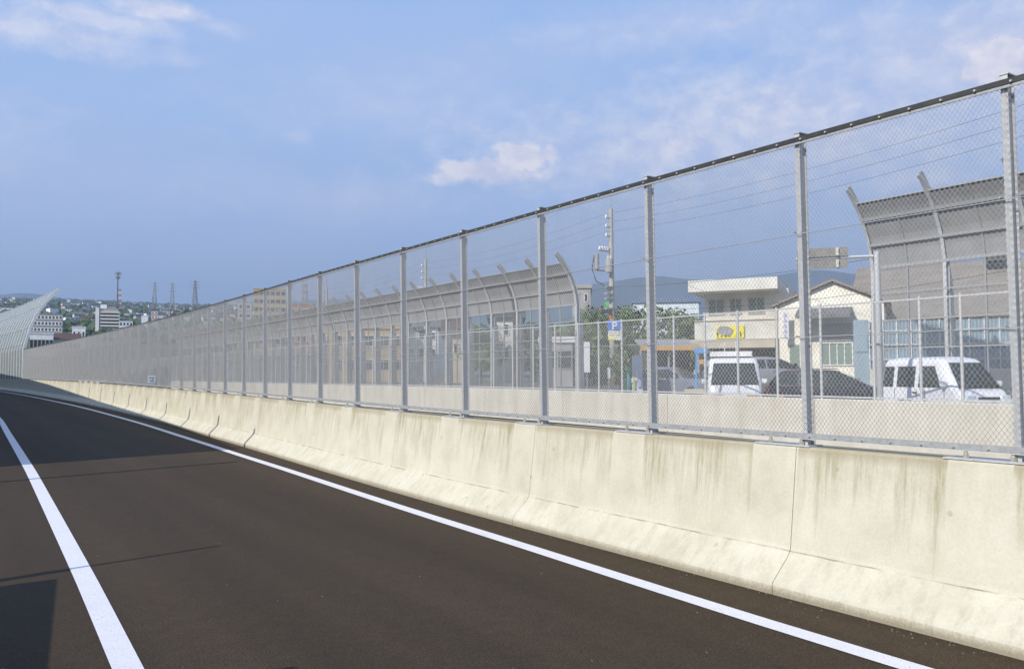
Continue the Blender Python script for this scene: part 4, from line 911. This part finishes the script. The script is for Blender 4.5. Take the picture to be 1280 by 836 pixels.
# ------------------------------------------------------------------ light, sky
EXPO = .45
def world():
    w = bpy.data.worlds.new('World'); scene.world = w; w.use_nodes = True; nt = w.node_tree; bg = nt.nodes['Background']
    sky = N(nt, 'ShaderNodeTexSky', sky_type='NISHITA', sun_disc=False, sun_elevation=SUN_EL, air_density=1.0, dust_density=.6, ozone_density=2.2, altitude=50)
    sky.sun_rotation = math.atan2(-math.cos(SUN_AZ), -math.sin(SUN_AZ))
    v = coord(nt, 'Generated')
    sp = N(nt, 'ShaderNodeSeparateXYZ'); L(nt, v, sp.inputs[0])
    el = sp.outputs[2]
    veil = ramp(nt, el, [(0, (.25, .365, .63)), (.09, (.27, .40, .68)), (.17, (.40, .545, .87)), (.28, (.385, .585, .97)), (.5, (.34, .57, 1.02)), (1, (.28, .46, .88))])
    k_ = N(nt, 'ShaderNodeVectorMath', operation='SCALE'); L(nt, veil, k_.inputs[0]); k_.inputs['Scale'].default_value = 1/(.12*2**EXPO)
    col = mix(nt, .8, sky.outputs[0], k_.outputs[0])
    # clouds: each is a soft lump around its own direction in the sky, broken up by noise
    wv = N(nt, 'ShaderNodeTexNoise', _Scale=14.0, _Detail=6.0, _Roughness=.65); L(nt, v, wv.inputs['Vector'])
    sub = N(nt, 'ShaderNodeVectorMath', operation='SUBTRACT'); L(nt, wv.outputs['Color'], sub.inputs[0]); sub.inputs[1].default_value = (.5, .5, .5)
    sc_ = N(nt, 'ShaderNodeVectorMath', operation='SCALE'); L(nt, sub.outputs[0], sc_.inputs[0]); sc_.inputs['Scale'].default_value = .034
    ad = N(nt, 'ShaderNodeVectorMath', operation='ADD'); L(nt, v, ad.inputs[0]); L(nt, sc_.outputs[0], ad.inputs[1]); v0 = v; v = ad.outputs[0]
    nz = noise(nt, v, 9, 7, .62, (1, 1, 2.2)); nz2 = noise(nt, v, 30, 7, .66, (1, 1, 1.7)); lowf = noise(nt, v0, 2.6, 6, .6, (1, 1, 3))
    total = None
    def blob(x, y, ax, ay, dens, hard, edge=.9):
        nonlocal total
        d = (FW + RT*((x-640)/F) + UP*((418-y)/F)).normalized(); r = d.cross(Vector((0, 0, 1))).normalized(); u = r.cross(d)
        def dot(q):
            n = N(nt, 'ShaderNodeVectorMath', operation='DOT_PRODUCT'); L(nt, v, n.inputs[0]); n.inputs[1].default_value = q; return n.outputs['Value']
        a = mth(nt, 'DIVIDE', dot(r), ax/F); b = mth(nt, 'DIVIDE', dot(u), ay/F)
        rr = mth(nt, 'SQRT', mth(nt, 'ADD', mth(nt, 'MULTIPLY', a, a), mth(nt, 'MULTIPLY', b, b)))
        k = mth(nt, 'SUBTRACT', mth(nt, 'ADD', mth(nt, 'MULTIPLY', nz, 1.25*edge), mth(nt, 'MULTIPLY', nz2, .95*edge)), mth(nt, 'ADD', rr, 1.1*edge-1))
        k = mth(nt, 'MULTIPLY', mth(nt, 'MULTIPLY', k, hard, clamp=True), mth(nt, 'GREATER_THAN', dot(d), 0))
        k = mth(nt, 'MULTIPLY', k, dens); total = k if total is None else mth(nt, 'MAXIMUM', total, k)
    blob(612, 216, 84, 20, .9, 2.2); blob(652, 196, 48, 23, .98, 2.4); blob(684, 194, 28, 18, .9, 2.0); blob(560, 226, 40, 12, .75, 1.8); blob(368, 172, 26, 12, .30, 1.2); blob(735, 190, 40, 22, .35, .9)
    blob(45, 40, 140, 28, .62, 1.2); blob(120, 24, 110, 18, .55, 1.2); blob(195, 12, 60, 15, .75, 1.5); blob(225, 76, 50, 10, .3, 1.0); blob(270, 34, 60, 10, .3, 1.0)
    blob(1268, 80, 52, 28, 1.0, 2.8); blob(1236, 90, 34, 17, .95, 2.4); blob(1150, 225, 110, 22, .55, 1.2); blob(930, 205, 110, 20, .5, 1.1); blob(1230, 235, 70, 20, .55, 1.3)
    blob(1500, 60, 160, 60, .8, 1.4); blob(-250, 120, 260, 60, .4, 1.1); blob(2300, 180, 300, 60, .7, 1.5)
    blob(330, 245, 210, 38, .26, .8); blob(960, 165, 480, 95, .85, .95); blob(1250, 80, 340, 140, .75, .9); blob(560, 130, 340, 70, .34, .7); blob(880, 30, 300, 40, .45, .8); blob(470, 250, 260, 40, .3, .8)
    wh = 1/(.12*2**EXPO)
    col = mix(nt, mth(nt, 'MULTIPLY', ramp(nt, lowf, [(.35, (0,)*3), (.7, (1,)*3)]), .28), col, (.68*wh, .68*wh, .86*wh))
    shade = ramp(nt, nz2, [(.38, (.72*wh, .73*wh, .90*wh)), (.62, (.96*wh, .93*wh, .98*wh))])
    col = mix(nt, total, col, shade)
    L(nt, col, bg.inputs['Color']); bg.inputs['Strength'].default_value = .12
world()
sun = bpy.data.lights.new('sun', 'SUN'); sun.energy = 4.2; sun.angle = math.radians(.5); sun.color = (1, .93, .82)
so = bpy.data.objects.new('sun', sun); COL.objects.link(so)
ld = Vector((math.cos(SUN_AZ)*math.cos(SUN_EL), math.sin(SUN_AZ)*math.cos(SUN_EL), -math.sin(SUN_EL)))
so.rotation_euler = ld.to_track_quat('-Z', 'Y').to_euler(); so.location = (-20, -5, 30)
vs = scene.view_settings; vs.view_transform = 'Standard'; vs.look = 'None'; vs.gamma = 1; vs.use_curve_mapping = False; vs.exposure = EXPO
scene.cycles.use_denoising = True; scene.cycles.max_bounces = 8; scene.cycles.transparent_max_bounces = 48
